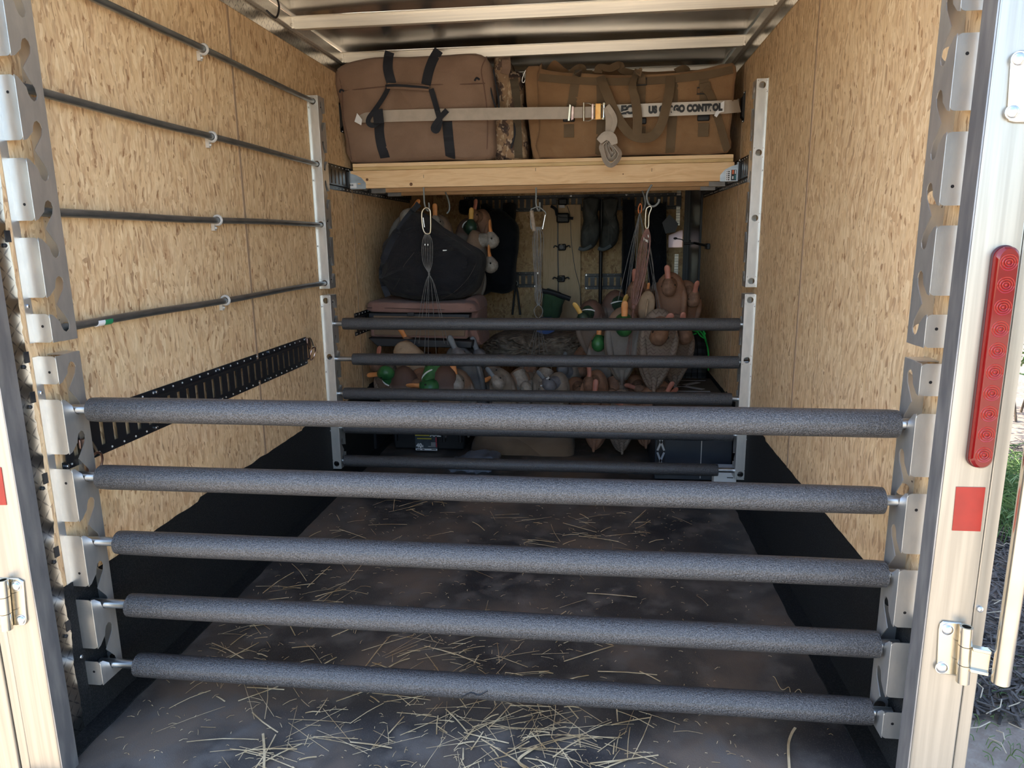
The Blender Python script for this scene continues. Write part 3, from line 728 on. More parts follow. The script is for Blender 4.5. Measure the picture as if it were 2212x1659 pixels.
bm = nb(); g = [onto(T1, *p, off=.030) for p in ((840, 188), (865, 189), (890, 191), (912, 192), (930, 194))]; sweep(bm, cat(g, 4), .028, .008, (0, -1, .3)); obj('handle_wrap', bm, BAGB, b1, bevel=.002)
SF = .026
bm = strap_on(T1, [(840, 186, .02), (834, 200, .02), (822, 220, 3.60), (808, 240, 3.585), (797, 255, 3.585), (796, 266, 3.585), (806, 271, 3.59), (820, 262, 3.60)], .024, .002); obj('handle_loop', bm, WEBK, b1)
bm = strap_on(T1, [(931, 192, .02), (938, 215, 3.60), (945, 240, 3.59), (950, 262, 3.585), (944, 282, 3.58), (936, 276, 3.58), (950, 255, 3.58), (966, 238, 3.585)], .027, .002); obj('handle_loop', bm, WEBK, b1)
bm = strap_on(T1, [(806, 240, .04), (826, 238, .04)], .060, .003, off=.03) if 0 else nb()
g = [at(*p, Y=3.585) for p in ((806, 253), (828, 250))]; sweep(bm, g, .068, .006, (0, -1, .1)); obj('strap_keeper', bm, WEBK, b1, bevel=.002)
for p in ((738, 197), (1030, 172)):
    bm = nb(); c = onto(T1, *p, off=.004); tube(bm, cat([c+V((-.01, 0, -.006)), c+V((0, -.004, .006)), c+V((.014, 0, -.002))], 3), .005, 6); obj('zip_pull', bm, WEBK, b1)

# right tan bag
b2 = thing('duffel_bag', 'wide tan canvas bag with olive straps on the right of the wooden shelf', 'bag', (.45, 3.95, 1.634))
o2 = px([(1163, 345), (1163, 280), (1160, 220), (1160, 160), (1166, 148), (1172, 150), (1205, 156), (1260, 160), (1330, 163), (1400, 162), (1460, 158), (1530, 148), (1588, 136), (1588, 180), (1584, 240), (1579, 290), (1576, 332), (1450, 336), (1300, 341)], 3.68)
o2 = [(x, max(z, 1.640)) for x, z in o2]
bm = soft(o2, 3.71, 4.12, lean=.12, bulge=.03, rr=.022, seed=5.1, amp=.010, zref=1.63)
body = obj('bag_body', bm, BAGT, b2, ang=60); T2 = bvh(body)
oe = px([(1136, 150), (1150, 142), (1166, 142), (1172, 150), (1172, 345), (1150, 345), (1142, 280), (1136, 210)], 3.70)
oe = [(x, max(z, 1.640)) for x, z in oe]
bm = soft(oe, 3.735, 4.10, lean=.10, bulge=.006, rr=.02, seed=2.1, amp=.006, zref=1.63); obj('end_panel', bm, BAGT, b2, ang=60)
# loose lid edge standing up behind the front rim
bm = nb(); A = [at(*p, Y=3.80) for p in ((1180, 150), (1198, 130), (1225, 150), (1260, 156), (1330, 148), (1400, 155), (1470, 152), (1540, 150))]
B = [p+V((0, .03, -.06)) for p in A]; A = cat(A, 4); B = cat(B, 4)
rings(bm, [[a, a+V((0, .006, 0)), b+V((0, .006, 0)), b] for a, b in zip(A, B)]); obj('loose_lid', bm, BAGT, b2)
bm = strap_on(T2, [(1164, 167), (1220, 172), (1290, 176), (1360, 176), (1440, 172), (1520, 163), (1583, 150)], .036, .002, off=.006); obj('rim_band', bm, WEB, b2)
for p in ([(1249, 156), (1242, 180), (1237, 215), (1232, 236)], [(1298, 172), (1299, 240), (1297, 300), (1295, 336)], [(1385, 172), (1384, 220), (1383, 250)],
          [(1455, 168), (1453, 240), (1450, 290), (1447, 330)], [(1519, 155), (1521, 180), (1522, 220), (1520, 245)]):
    bm = strap_on(T2, p, .044, .0018, off=.004); obj('webbing', bm, WEB, b2)
for p in ((1229, 283), (1383, 288), (1519, 281)):
    c = onto(T2, *p, off=.006); bm = nb(); box(bm, c, (.050, .004, .062)); obj('strap_tab', bm, WEB, b2, bevel=.001)
    c = onto(T2, p[0], p[1]-26, off=.010)
    bm = nb(); box(bm, c, (.058, .012, .030)); obj('buckle', bm, BLKP, b2, bevel=.005)
for p in ((1385, 178), (1517, 197)):
    c = onto(T2, *p, off=.012); bm = nb(); q = [c+V(a) for a in ((-.025, 0, -.014), (.025, 0, -.014), (.025, 0, .014), (-.025, 0, .014))]; tube(bm, q, .003, 6, True); obj('slider_buckle', bm, BLKP, b2)
# big front loop and twisted straps lying over the cargo strap
F = 3.578
bm = strap_on(T2, [(1296, 165, .004), (1310, 200, F), (1325, 235, F), (1343, 268, F), (1362, 290, F), (1385, 298, F), (1410, 294, F), (1428, 270, F), (1438, 235, F), (1446, 195, 3.60), (1448, 165, .004)], .044, .002); obj('carry_loop', bm, WEB, b2)
bm = strap_on(T2, [(1378, 150, .02), (1366, 185, F), (1372, 215, F), (1377, 250, F), (1376, 292, F)], [.030, .036, .042, .044, .044], .002); obj('carry_strap', bm, WEB, b2)
bm = strap_on(T2, [(1378, 150, .02), (1386, 165, .02), (1386, 180, .014)], .034, .002); obj('carry_strap', bm, WEB, b2)
bm = strap_on(T2, [(1522, 190, .02), (1534, 205, .012), (1546, 240, .006), (1556, 272, .004), (1564, 300, .01), (1571, 325, .004)], .036, .002); obj('shoulder_strap', bm, WEB, b2)
bm = nb(); g = [onto(T2, *p, off=.016) for p in ((1510, 192), (1534, 187))]; sweep(bm, g, .040, .006, (0, -1, .1)); obj('strap_keeper', bm, WEB, b2, bevel=.002)
for pts in ([(1232, 162), (1245, 150), (1256, 146), (1262, 158), (1280, 160)], [(1292, 158), (1296, 146), (1318, 148), (1338, 140), (1344, 152), (1372, 160)], [(1460, 156), (1478, 148), (1486, 156)]):
    bm = nb(); P = cat([at(*p, Y=3.70+.01*i) for i, p in enumerate(pts)], 5); sweep(bm, P, .040, .003, (.1, -1, .5)); obj('folded_strap', bm, WEB, b2)

# camouflage pack between the two bags
b3 = thing('backpack', 'camouflage backpack standing between the two canvas bags on the shelf', 'backpack', (-.1, 3.95, 1.634))
o3 = px([(1070, 345), (1068, 280), (1067, 200), (1068, 130), (1077, 118), (1098, 122), (1105, 150), (1128, 155), (1132, 200), (1134, 260), (1138, 345)], 3.80)
o3 = [(x, max(z, 1.640)) for x, z in o3]
bm = soft(o3, 3.80, 4.15, lean=.05, bulge=.04, rr=.03, seed=8.1, amp=.014, zref=1.63, fs=6); body = obj('pack_body', bm, CAMO, b3, ang=60); T3 = bvh(body)
bm = strap_on(T3, [(1110, 170), (1114, 200), (1117, 260), (1120, 341)], .042, .004, default=3.78); obj('shoulder_strap', bm, fabric('olive_strap', (.09, .07, .045), (.11, .085, .055)), b3)
bm = strap_on(T3, [(1092, 118, .0), (1094, 145, .01), (1090, 160, .01)], .045, .003, default=3.78); obj('top_flap', bm, BAGB, b3)
for pts in ([(1048, 148), (1056, 175), (1064, 210), (1072, 235)], [(1066, 150), (1070, 175), (1076, 205), (1078, 235)], [(1110, 262), (1112, 290), (1104, 320)]):
    bm = nb(); tube(bm, cat([at(*p, Y=3.66) if pts[0][0] < 1100 else at(*p, Y=3.74) for p in pts], 5), .0045, 6); obj('zip_cord', bm, WEBK, b3)
bm = nb(); c = [at(*p, Y=3.72) for p in ((1136, 152), (1130, 165), (1128, 176), (1132, 178), (1137, 166), (1140, 154))]; tube(bm, cat(c, 4, True), .0028, 6, True); obj('snap_hook', bm, STEEL, b3)

# ------------------------------------------------------------ cargo strap with ratchet
st = thing('ratchet_strap', 'light grey cargo strap with printed lettering stretched across both bags', 'strap', (.1, 3.62, 1.86))
YL = lambda x: 3.60 if -.9 < x < .93 else 3.64
def spt(p, yy=None):
    Y = 3.605 if yy is None else yy
    return at(*p, Y=Y)
A_ = [at(747, 252, Y=3.695), at(765, 252, Y=3.67), spt((790, 252), 3.635), spt((900, 249), 3.612), spt((1000, 247), 3.605), spt((1100, 245.5)), spt((1180, 244.5)), spt((1232, 244))]
bm = nb(); sweep(bm, cat(A_, 4), .056, .0025, (0, -1, 0)); obj('left_webbing', bm, WEBG, st)
B_ = [spt((1226, 244), 3.603), spt((1250, 243), 3.603), spt((1305, 241.5), 3.603)]
bm = nb(); sweep(bm, B_, .050, .0025, (0, -1, 0)); obj('short_webbing', bm, WEBG, st)
C_ = [spt((1318, 241)), spt((1400, 238)), spt((1480, 235)), spt((1540, 232.5), 3.61), spt((1562, 231.3), 3.63), spt((1580, 230.2), 3.66), spt((1597, 229), 3.74)]
bm = nb(); sweep(bm, cat(C_, 4), .060, .0025, (0, -1, 0)); rw = obj('printed_webbing', bm, PRINT, st)
ux = (spt((1540, 232.5))-spt((1400, 238))).normalized(); uz = V((0, -1, 0)).cross(ux)*-1; uz = uz if uz.z > 0 else -uz
p0 = spt((1401, 244), 3.5985)
bm = text_bm('US CARGO CONTROL', .0415, p0, ux, uz, bold=.0034, spacing=1.06)
xs_ = [v.co.x for v in bm.verts]; L_ = max(xs_)-min(xs_); want = (at(1562, 232, Y=3.605)-at(1402, 238, Y=3.605)).length
for v in bm.verts:
    d = v.co-p0; a = d.dot(ux); v.co = p0+ux*(a*want/L_)+(d-ux*a)
obj('lettering', bm, INK, rw, smooth=False)
p1 = spt((1341, 246), 3.5990)
bm = text_bm('ECC', .052, p1, ux, uz, bold=.003, spacing=.9)
obj('emblem_lettering', bm, INK, rw, smooth=False)
bm = nb(); sweep(bm, [p1+V((.0, -.0015, .006)), p1+V((.10, -.0015, .030))], .004, .0006, (0, -1, 0)); obj('emblem_slash', bm, PRINT, rw, smooth=False)
for p, s_ in (((1552, 233), 1), ((772, 257), -1)):
    c = at(*p, Y=3.60); bm = nb()
    if s_ < 0: prism(bm, [(0, .028), (.024, -.004), (.018, -.030), (-.016, -.012)], c, (1, 0, 0), (0, 0, 1), (0, .0015, 0))
    else: prism(bm, [(.026, .030), (.026, -.018), (.006, -.022), (-.006, -.042), (-.018, -.034), (.0, .018)], c, (1, 0, 0), (0, 0, 1), (0, .0015, 0))
    obj('care_tag', bm, WHITE, st, smooth=False, label='white tag')
# end fittings
for Y, p, s_ in ((3.70, (743, 252), -1), (3.77, (1598, 229), 1)):
    c = at(*p, Y=Y-.01); bm = nb(); q = [c+V(a) for a in ((-.006, 0, -.034), (.010*-s_, 0, -.034), (.010*-s_, 0, .034), (-.006, 0, .034))]; tube(bm, q, .0038, 8, True); obj('end_fitting', bm, BRASS, st)
# cam fitting hook at the short end
c = spt((1229, 244), 3.590); bm = nb(); prism(bm, [(-.006, -.036), (.004, -.036), (.010, .036), (.001, .040)], c, (1, 0, 0), (0, 0, 1), (0, .012, 0)); obj('spring_fitting', bm, BRASS, st, bevel=.001)
bm = nb(); prism(bm, [(.010, -.034), (.022, -.030), (.024, .028), (.013, .032)], c, (1, 0, 0), (0, 0, 1), (0, .010, 0)); obj('fitting_latch', bm, BRONZE, st, bevel=.001)
# ratchet
rt = obj('ratchet_handle', (lambda b: (tube(b, [spt(p, 3.585) for p in ((1261, 223), (1272, 223), (1280, 227), (1311, 225), (1312, 256), (1281, 257), (1272, 261), (1260, 261))], .0028, 8, True), b)[1])(nb()), BRASS, st)
bm = nb(); cyl(bm, spt((1261, 222), 3.585), spt((1261, 262), 3.585), .0048, n=12); obj('handle_grip', bm, BRASS, st)
bm = nb(); cyl(bm, spt((1305, 225), 3.590), spt((1304, 257), 3.590), .0105, n=18); obj('spool', bm, STEEL, st)
bm = nb(); cyl(bm, spt((1306, 223), 3.590), spt((1306, 227), 3.590), .0145, n=12); cyl(bm, spt((1304, 255), 3.590), spt((1304, 259), 3.590), .0145, n=12); obj('ratchet_wheels', bm, BRASS, st, smooth=False)
c = spt((1292, 241), 3.582); bm = nb(); box(bm, c, (.028, .008, .074)); obj('release_plate', bm, ORANGEM, st, bevel=.003)
c = spt((1280, 241), 3.585); bm = nb(); box(bm, c, (.012, .008, .070)); obj('cross_plate', bm, BRONZE, st, bevel=.002)
# knotted tail
bm = nb(); P = [spt(p, 3.57) for p in ((1312, 232), (1316, 255), (1316, 278), (1315, 292))]; sweep(bm, cat(P, 4), .040, .003, (.5, -1, 0)); obj('strap_tail', bm, WEBG, st)
bm = nb(); P = [spt(p, 3.565) for p in ((1312, 228), (1326, 250), (1328, 268), (1318, 292))]; sweep(bm, cat(P, 4), .024, .003, (-.6, -1, 0)); obj('strap_tail', bm, WEBG, st)
for k, (pts, w_) in enumerate((([(1300, 312), (1302, 330), (1308, 348), (1320, 357), (1334, 346), (1339, 330), (1328, 315), (1318, 300)], .036),
                               ([(1306, 312), (1310, 330), (1318, 344), (1329, 338), (1332, 328), (1322, 312), (1314, 304)], .030),
                               ([(1312, 314), (1317, 328), (1324, 334), (1327, 326), (1320, 314), (1314, 308)], .024))):
    bm = nb(); P = cat([spt(p, 3.55+.012*k) for p in pts], 5, True)
    ctr = sum(P, V())/len(P)
    ups = [((p-ctr).normalized()+V((0, -.55, 0))).normalized() for p in P]
    sweep(bm, P, w_, .003, ups, closed=True); obj('strap_coil', bm, WEBG, st)
bm = nb(); P = cat([spt(p, 3.53) for p in ((1294, 306), (1308, 294), (1322, 298), (1327, 312))], 4); sweep(bm, P, [.030+.014*math.sin(math.pi*i_/(len(P)-1)) for i_ in range(len(P))], .010, [(0, -1, .2)]*len(P)); obj('strap_knot', bm, WEBG, st, bevel=.003)

# ------------------------------------------------------------ duck decoys
def scales(name, c1, c2, edge, sc=34, drake=None, rough=.75):
    """duck paint in the body's own coordinates: x tail to breast"""
    k = N(name); X = k.xyz(k.tc)
    c1 = tuple(q*.72 for q in c1); c2 = tuple(q*.80 for q in c2)
    base = k.ramp(k.noise(k.tc, 14, 4)[0], [(.3, c1), (.7, c2)])
    if edge:
        v = k.xyz(k.add(k.tc, k.noise(k.tc, 16, 2)[1], .012))
        zig = k.math('ABSOLUTE', k.math('SUBTRACT', k.math('FRACT', k.math('MULTIPLY', v[1], sc*1.1)), .5))
        fr = k.math('FRACT', k.math('ADD', k.math('MULTIPLY', v[0], sc*1.7), k.math('MULTIPLY', zig, 1.5)))
        dots = k.ramp(k.noise(k.tc, 40, 2)[0], [(.40, (0, 0, 0)), (.50, (1, 1, 1))])
        e = k.math('MULTIPLY', k.math('MULTIPLY', k.math('LESS_THAN', fr, .30), .62), dots)
        base = k.mix(e, base, edge)
    if drake:
        br, tl, sd_ = drake
        m = k.ramp(k.math('ADD', k.math('MULTIPLY', X[0], 2.5), .5), [(.04, (1, 1, 1)), (.12, (0, 0, 0))])
        m2 = k.ramp(k.math('ADD', k.math('MULTIPLY', X[0], 2.5), .5), [(.66, (0, 0, 0)), (.72, (1, 1, 1))])
        m3 = k.ramp(k.math('ADD', k.math('MULTIPLY', X[2], 8), k.math('MULTIPLY', k.math('ABSOLUTE', X[1]), -3)), [(.30, (0, 0, 0)), (.42, (1, 1, 1))])
        base = k.mix(k.math('MULTIPLY', m3, .7), base, sd_)
        base = k.mix(m2, base, br); base = k.mix(m, base, tl)
    g = k.noise(k.tc, 60, 3)[0]
    k.color(k.mix(k.math('MULTIPLY', g, .5), base, (.10, .075, .055))); k.rough(rough); k.bump(g, .25, .003)
    return k.m
BILLO = mat('orange_bill', (.62, .22, .06), (.72, .30, .10), sc=30, rough=.55); BILLP = mat('pink_bill', (.36, .13, .085), (.45, .18, .12), sc=30, rough=.55)
BILLY = mat('yellow_bill', (.62, .34, .07), (.70, .42, .12), sc=30, rough=.55); BILLG = mat('grey_bill', (.16, .17, .18), rough=.55)
HG = mat('green_head', (.014, .085, .022), (.04, .17, .05), sc=22, rough=.42, bump=.2, bsc=80)
HGD = mat('dark_green_head', (.012, .030, .018), (.025, .055, .03), sc=22, rough=.45)
HB = mat('brown_head', (.15, .075, .042), (.25, .135, .08), sc=40, rough=.75, bump=.3, bsc=120)
HGR = mat('grey_head', (.21, .18, .15), (.34, .30, .25), sc=50, rough=.7, bump=.3, bsc=120)
HBL = mat('slate_head', (.12, .12, .13), (.19, .19, .20), sc=40, rough=.6)
KEEL = mat('tan_keel', (.42, .27, .15), (.50, .34, .20), sc=20, rough=.7)
EYE = mat('eye', (.01, .008, .006), rough=.2); RINGW = mat('white_collar', (.72, .72, .70), rough=.6)
BD_DRAKE = scales('drake_body', (.24, .20, .165), (.36, .30, .245), None, drake=((.10, .045, .030), (.03, .03, .035), (.17, .12, .09)))
BD_GREY = scales('grey_body', (.26, .215, .165), (.40, .335, .27), None, drake=((.26, .16, .10), (.10, .09, .08), (.20, .19, .18)))
BD_HEN = scales('hen_body', (.30, .22, .165), (.36, .27, .20), (.085, .045, .035))
BD_RUST = scales('rust_body', (.34, .15, .075), (.42, .21, .115), (.24, .12, .075), 34)
BD_SLATE = scales('slate_body', (.10, .11, .12), (.22, .23, .24), None, rough=.5)
BD_TEAL = scales('teal_body', (.25, .20, .15), (.34, .28, .22), (.20, .155, .12), 40)
BD_TAN = scales('tan_body', (.52, .34, .20), (.60, .42, .26), None)
def duck_body(fat=1.0):
    bm = nb(); prof = [(-.200, .010, .004, .045), (-.185, .030, .010, .038), (-.160, .046, .022, .026), (-.125, .062, .040, .014), (-.08, .078, .056, .004), (-.03, .086, .066, 0),
                       (.02, .088, .070, 0), (.07, .084, .070, .002), (.11, .074, .064, .006), (.145, .056, .052, .013), (.165, .034, .034, .020), (.174, .012, .014, .027)]
    rs = []; n = 28
    for x, w_, h, zb in prof:
        r_ = []
        for i in range(n):
            a = 2*math.pi*i/n; c, s_ = math.cos(a), math.sin(a)
            zz = (abs(s_)**.85)*(1 if s_ > 0 else -1)
            top = h*1.0; botm = h*.55
            fold = 1+.06*math.cos(3*a)*(1 if s_ > 0 else 0)
            r_.append(V((x, w_*fat*math.copysign(abs(c)**.9, c)*fold, zb+h*.55+(top*zz if zz > 0 else botm*zz))))
        rs.append(r_)
    rings(bm, rs)
    # wing ridges
    for s_ in (-1, 1):
        P = cat([(.10, s_*.060, .055), (.05, s_*.070, .082), (-.02, s_*.062, .090), (-.09, s_*.045, .072), (-.15, s_*.022, .060), (-.185, s_*.010, .058)], 4)
        m = len(P); tube(bm, P, [.004+.014*math.sin(math.pi*min(1, .12+.88*i/(m-1)))**.6 for i in range(m)], 8)
    # folded rump feathers
    P = cat([(-.13, 0, .060), (-.17, 0, .066), (-.205, 0, .074)], 3); tube(bm, P, [.018-.012*i/(len(P)-1) for i in range(len(P))], 8)
    return bm
def duck_head(bm, turn=0):
    """neck from the body (local origin at the neck root) up to the head; +x is forward"""
    P = cat([(-.015, 0, -.03), (0, 0, .005), (.012, 0, .035), (.018, 0, .06)], 4); tube(bm, P, [.045-.017*i/(len(P)-1) for i in range(len(P))], 16)
    rs = []; n = 18
    for x, w_, h, zc in ((-.028, .008, .010, .072), (-.022, .020, .022, .073), (-.008, .030, .034, .075), (.010, .033, .038, .077), (.028, .030, .034, .076), (.044, .022, .024, .070), (.054, .013, .015, .066), (.058, .006, .008, .064)):
        rs.append([V((x, w_*math.cos(2*math.pi*i/n), zc+h*math.sin(2*math.pi*i/n))) for i in range(n)])
    rings(bm, rs); return bm
def duck_bill(bm):
    rs = []; n = 12
    for x, w_, h, zc in ((.046, .0125, .0135, .066), (.060, .0120, .0095, .064), (.078, .0125, .0062, .060), (.096, .0135, .0048, .058), (.108, .0110, .0038, .057), (.114, .004, .002, .0565)):
        rs.append([V((x, w_*math.cos(2*math.pi*i/n), zc+h*math.sin(2*math.pi*i/n))) for i in range(n)])
    rings(bm, rs); return bm
PROTO = {}
def make_duck(kind, loc):
    bodym, headm, billm, ring = {'drake': (BD_DRAKE, HG, BILLO, 1), 'drake_dark': (BD_DRAKE, HGD, BILLY, 1), 'drake_grey': (BD_GREY, HG, BILLO, 0), 'hen': (BD_HEN, HB, BILLP, 0), 'rust': (BD_RUST, HB, BILLP, 0),
                                 'grey': (BD_GREY, HGR, BILLO, 0), 'slate': (BD_SLATE, HBL, BILLG, 0), 'teal': (BD_TEAL, HGR, BILLG, 0), 'crescent': (BD_TEAL, HBL, BILLG, 2), 'tan': (BD_TAN, HB, BILLO, 0)}[kind]
    t = thing('duck_decoy', '', 'duck decoy', loc)
    obj('body', duck_body(), bodym, t, world=False, ang=70)
    h = obj('head', duck_head(nb()), headm, t, world=False, ang=70); h.location = (.112, 0, .068); h.scale = (1.18, 1.18, 1.18)
    obj('bill', duck_bill(nb()), billm, h, world=False, ang=70)
    for s_ in (-1, 1):
        bm = nb(); ell(bm, (.026, s_*.0295, .084), (.005, .003, .005), n=10, m=6); obj('eye', bm, EYE, h, world=False)
    if ring == 1:
        bm = nb(); tube(bm, [V((.009+.0*c, .0375*math.cos(c), .020+.0375*.45*math.sin(c)))+V((.034*math.sin(c), 0, 0)) for c in [2*math.pi*i/24 for i in range(24)]], .0035, 6, True); obj('neck_ring', bm, RINGW, h, world=False, label='white collar')
    if ring == 2:
        bm = nb(); tube(bm, cat([(.046, -.018, .058), (.040, -.027, .066), (.036, -.030, .080), (.040, -.026, .094)], 4), .004, 6); tube(bm, cat([(.046, .018, .058), (.040, .027, .066), (.036, .030, .080), (.040, .026, .094)], 4), .004, 6); obj('cheek_mark', bm, RINGW, h, world=False, label='white crescent')
    bm = nb(); box(bm, (-.01, 0, -.018), (.20, .012, .040)); ell(bm, (-.01, 0, -.038), (.10, .009, .007), n=16, m=8); obj('keel', bm, KEEL, t, world=False, bevel=.003)
    return t
def duck(kind, p, Y, f, b, label, turn=(0, 0, 0), s=1.0, grp='duck decoys hanging in bundles', pose=None):
    """p: pixel of the body centre at distance Y; f: direction the head points; b: direction the back faces"""
    if kind not in PROTO: PROTO[kind] = t = make_duck(kind, (0, 0, 0))
    else: t = copy_tree(PROTO[kind])
    f = V(f).normalized(); b = V(b); b = (b-f*f.dot(b)).normalized(); c = b.cross(f)
    M = Matrix((f, c, b)).transposed().to_4x4(); M.translation = at(*p, Y=Y)-b*.03
    M = M @ Matrix.Diagonal((s, s, s, 1))
    lo, ro, sc_ = M.decompose(); t.location = lo; t.rotation_euler = ro.to_euler(); t.scale = sc_
    for ch in bpy.data.objects:
        if ch.parent == t and ch.name.startswith('head'):
            ch.rotation_euler = [R(a) for a in turn]
            if pose:
                c_, X_, Z_ = V(pose[0]), V(pose[1]).normalized(), V(pose[2]).normalized(); Y_ = Z_.cross(X_).normalized(); Z_ = X_.cross(Y_)
                ch.rotation_euler = Matrix((X_, Y_, Z_)).transposed().to_euler(); ch.location = c_-Z_*.088
    tag(t, label, 'duck decoy', grp); return t
G1, G2, G3, G4 = 'decoys hanging in the left bundle', 'small decoys in the low middle row', 'decoys hanging in the right bundle', 'decoys packed around the black bag'
UPF = (0, -.1, 1)
# left bundle
duck('hen', (850, 838), 3.86, (-.25, -.1, 1), (-.2, -1, .1), 'grey-brown scaled decoy hanging at the far left of the left bundle', s=1.0, grp=G1, turn=(0, 40, 0))
duck('tan', (893, 800), 3.78, (-.45, -.1, 1), (.1, 1, 0), 'tan decoy showing its flat underside, bill pointing up left', s=1.0, grp=G1)
duck('rust', (912, 856), 3.74, (.03, -.1, 1), (.1, -1, .1), 'brown decoy hanging tail down in the middle of the left bundle', s=.95, grp=G1, turn=(0, 0, 120))
duck('drake', (880, 855), 3.66, (-.05, -.1, 1), (-.1, -1, .1), 'green-headed decoy with its head turned left, below the second far bar', s=.98, grp=G1, pose=((.150, .072, .085), (0, 1, 0), (.7, 0, .7)))
duck('grey', (995, 862), 3.76, (-.15, -.15, 1), (.2, -1, .1), 'pale grey decoy hanging right of the bright green head', s=1.05, grp=G1)
duck('drake', (962, 858), 3.64, (.03, -.1, 1), (.15, -1, .1), 'green-headed decoy whose head hangs down with its orange bill pointing left', s=1.05, grp=G1, pose=((.082, .058, .100), (-.1, 1, 0), (-.75, -.1, 1.0)))
duck('slate', (1008, 812), 3.90, (-.42, -.1, 1), (.25, -1, .2), 'dark slate decoy slanting down to the right in the left bundle', s=1.1, grp=G1)
duck('slate', (1040, 815), 4.06, (-.30, -.1, 1), (.4, -1, .2), 'dark slate decoy hanging at the right edge of the left bundle', s=1.1, grp=G1)
duck('grey', (1004, 815), 4.20, (.05, -.1, 1), (.3, 1, .1), 'grey decoy with an orange bill sticking up at the right of the left bundle', s=1.05, grp=G1)
# right bundle
duck('drake_dark', (1283, 712), 4.02, (-.08, -.1, 1), (-.5, -1, .1), 'dark green-headed decoy with orange bill at the left of the right bundle', s=1.0, grp=G3, turn=(0, -30, 20))
duck('drake_dark', (1322, 690), 4.14, (.1, -.1, 1), (.4, -1, .1), 'dark-headed decoy with yellow bill behind the hanging brown cords', s=1.0, grp=G3, turn=(0, -35, 0))
duck('drake_grey', (1303, 776), 3.96, (.0, -.1, 1), (-.25, -1, .1), 'grey decoy with green head just under the top far bar', s=.95, grp=G3)
duck('drake_grey', (1345, 738), 3.82, (.0, -.15, 1), (0, -1, .1), 'pale grey decoy with green head in front of the right bundle', s=1.12, grp=G3, turn=(0, -10, 0))
duck('hen', (1418, 748), 3.74, (.05, -.12, 1), (.05, -1, .1), 'big brown decoy with dark chevron feathers facing out of the right bundle', s=1.18, grp=G3, turn=(0, -30, -20))
duck('hen', (1455, 752), 3.92, (.0, -.1, 1), (.25, -1, .1), 'brown chevron-feathered decoy at the right edge beside the tyre', s=1.10, grp=G3, turn=(0, -20, 10))
duck('rust', (1452, 655), 3.98, (-.12, -.1, 1), (-.2, -1, .1), 'rust-brown decoy turned with its bill up at the top right', s=1.0, grp=G3, turn=(0, -10, 0))
duck('rust', (1477, 668), 4.06, (.02, -.1, 1), (.3, -1, .1), 'rust-brown decoy at the far right of the upper bundle', s=.95, grp=G3, turn=(0, -30, 0))
duck('tan', (1396, 662), 3.86, (.1, -.1, 1), (0, 1, 0), 'decoy showing a pale yellow underside behind the brown cords', s=.50, grp=G3)
duck('rust', (1385, 672), 4.06, (-.1, -.1, 1), (-.3, -1, 0), 'brown decoy hanging behind the knotted brown cords', s=1.0, grp=G3, turn=(0, 10, 0))
duck('hen', (1412, 665), 4.14, (.5, -.1, 1), (-.2, -1, 0), 'brown decoy with its bill up beside the rust-brown ones', s=.95, grp=G3)
# low middle row
row = [('teal', 1090, 842, -.15, 30, 'small decoy with grey-brown back at the left end of the low row'), ('grey', 1118, 838, .1, 200, 'small grey decoy second from the left in the low row'), ('teal', 1150, 846, -.1, 120, 'small grey-brown decoy with raised neck in the low row'),
       ('crescent', 1203, 848, .15, 60, 'small decoy with a white crescent on its slate head, front of the low row'), ('teal', 1176, 836, .0, 160, 'small brown decoy tucked behind the crescent-marked one'), ('rust', 1250, 856, -.2, 100, 'small rust decoy with rounded head near the middle of the low row'),
       ('rust', 1285, 844, .1, 10, 'small rust-brown decoy just right of the middle of the low row'), ('hen', 1330, 854, .0, 190, 'small scaled brown decoy in the low row'), ('rust', 1362, 850, .2, 80, 'small brown decoy with orange head in the low row'),
       ('rust', 1410, 864, .45, 0, 'small rust decoy leaning right over the dark carton'), ('crescent', 1228, 826, .2, 20, 'small slate-headed decoy at the back of the low row'), ('hen', 1310, 828, -.1, 220, 'small brown decoy at the back right of the low row'),
       ('grey', 1072, 826, -.3, 90, 'small pale decoy at the back left of the low row'), ('hen', 1135, 822, .2, 150, 'small scaled decoy behind the grey ones in the low row'), ('rust', 1268, 822, .3, 60, 'small rust decoy at the back above the middle of the low row')]
for i, (k_, x, y, ln, tn_, lb) in enumerate(row):
    duck(k_, (x, y+12), 3.84+.09*(i % 3)+(.18 if y < 832 else 0), (ln, -.1, 1), (math.sin(i*1.7)*.5, -1, .1), lb, turn=(0, 20*math.sin(i*2.), tn_), s=.88, grp=G2)
duck('rust', (1290, 898), 3.80, (.05, -.1, 1), (-.2, -1, .1), 'small rust decoy hanging lowest, its tan tail under the fourth far bar', s=.98, grp=G2)
duck('hen', (1342, 903), 3.82, (0, -.1, 1), (.2, -1, .1), 'scaled brown decoy whose rounded tail shows under the fourth far bar', s=.98, grp=G2, turn=(0, -20, 60))
duck('rust', (1400, 893), 3.84, (.1, -.1, 1), (.3, -1, .1), 'rust decoy whose thin tail hangs left of the dark carton', s=.95, grp=G2, turn=(0, 10, -60))
duck('rust', (1256, 792), 4.40, (.2, -.2, 1), (.5, -1, .1), 'brown round-headed decoy resting at the right end of the netting heap', s=.9, grp=G2)
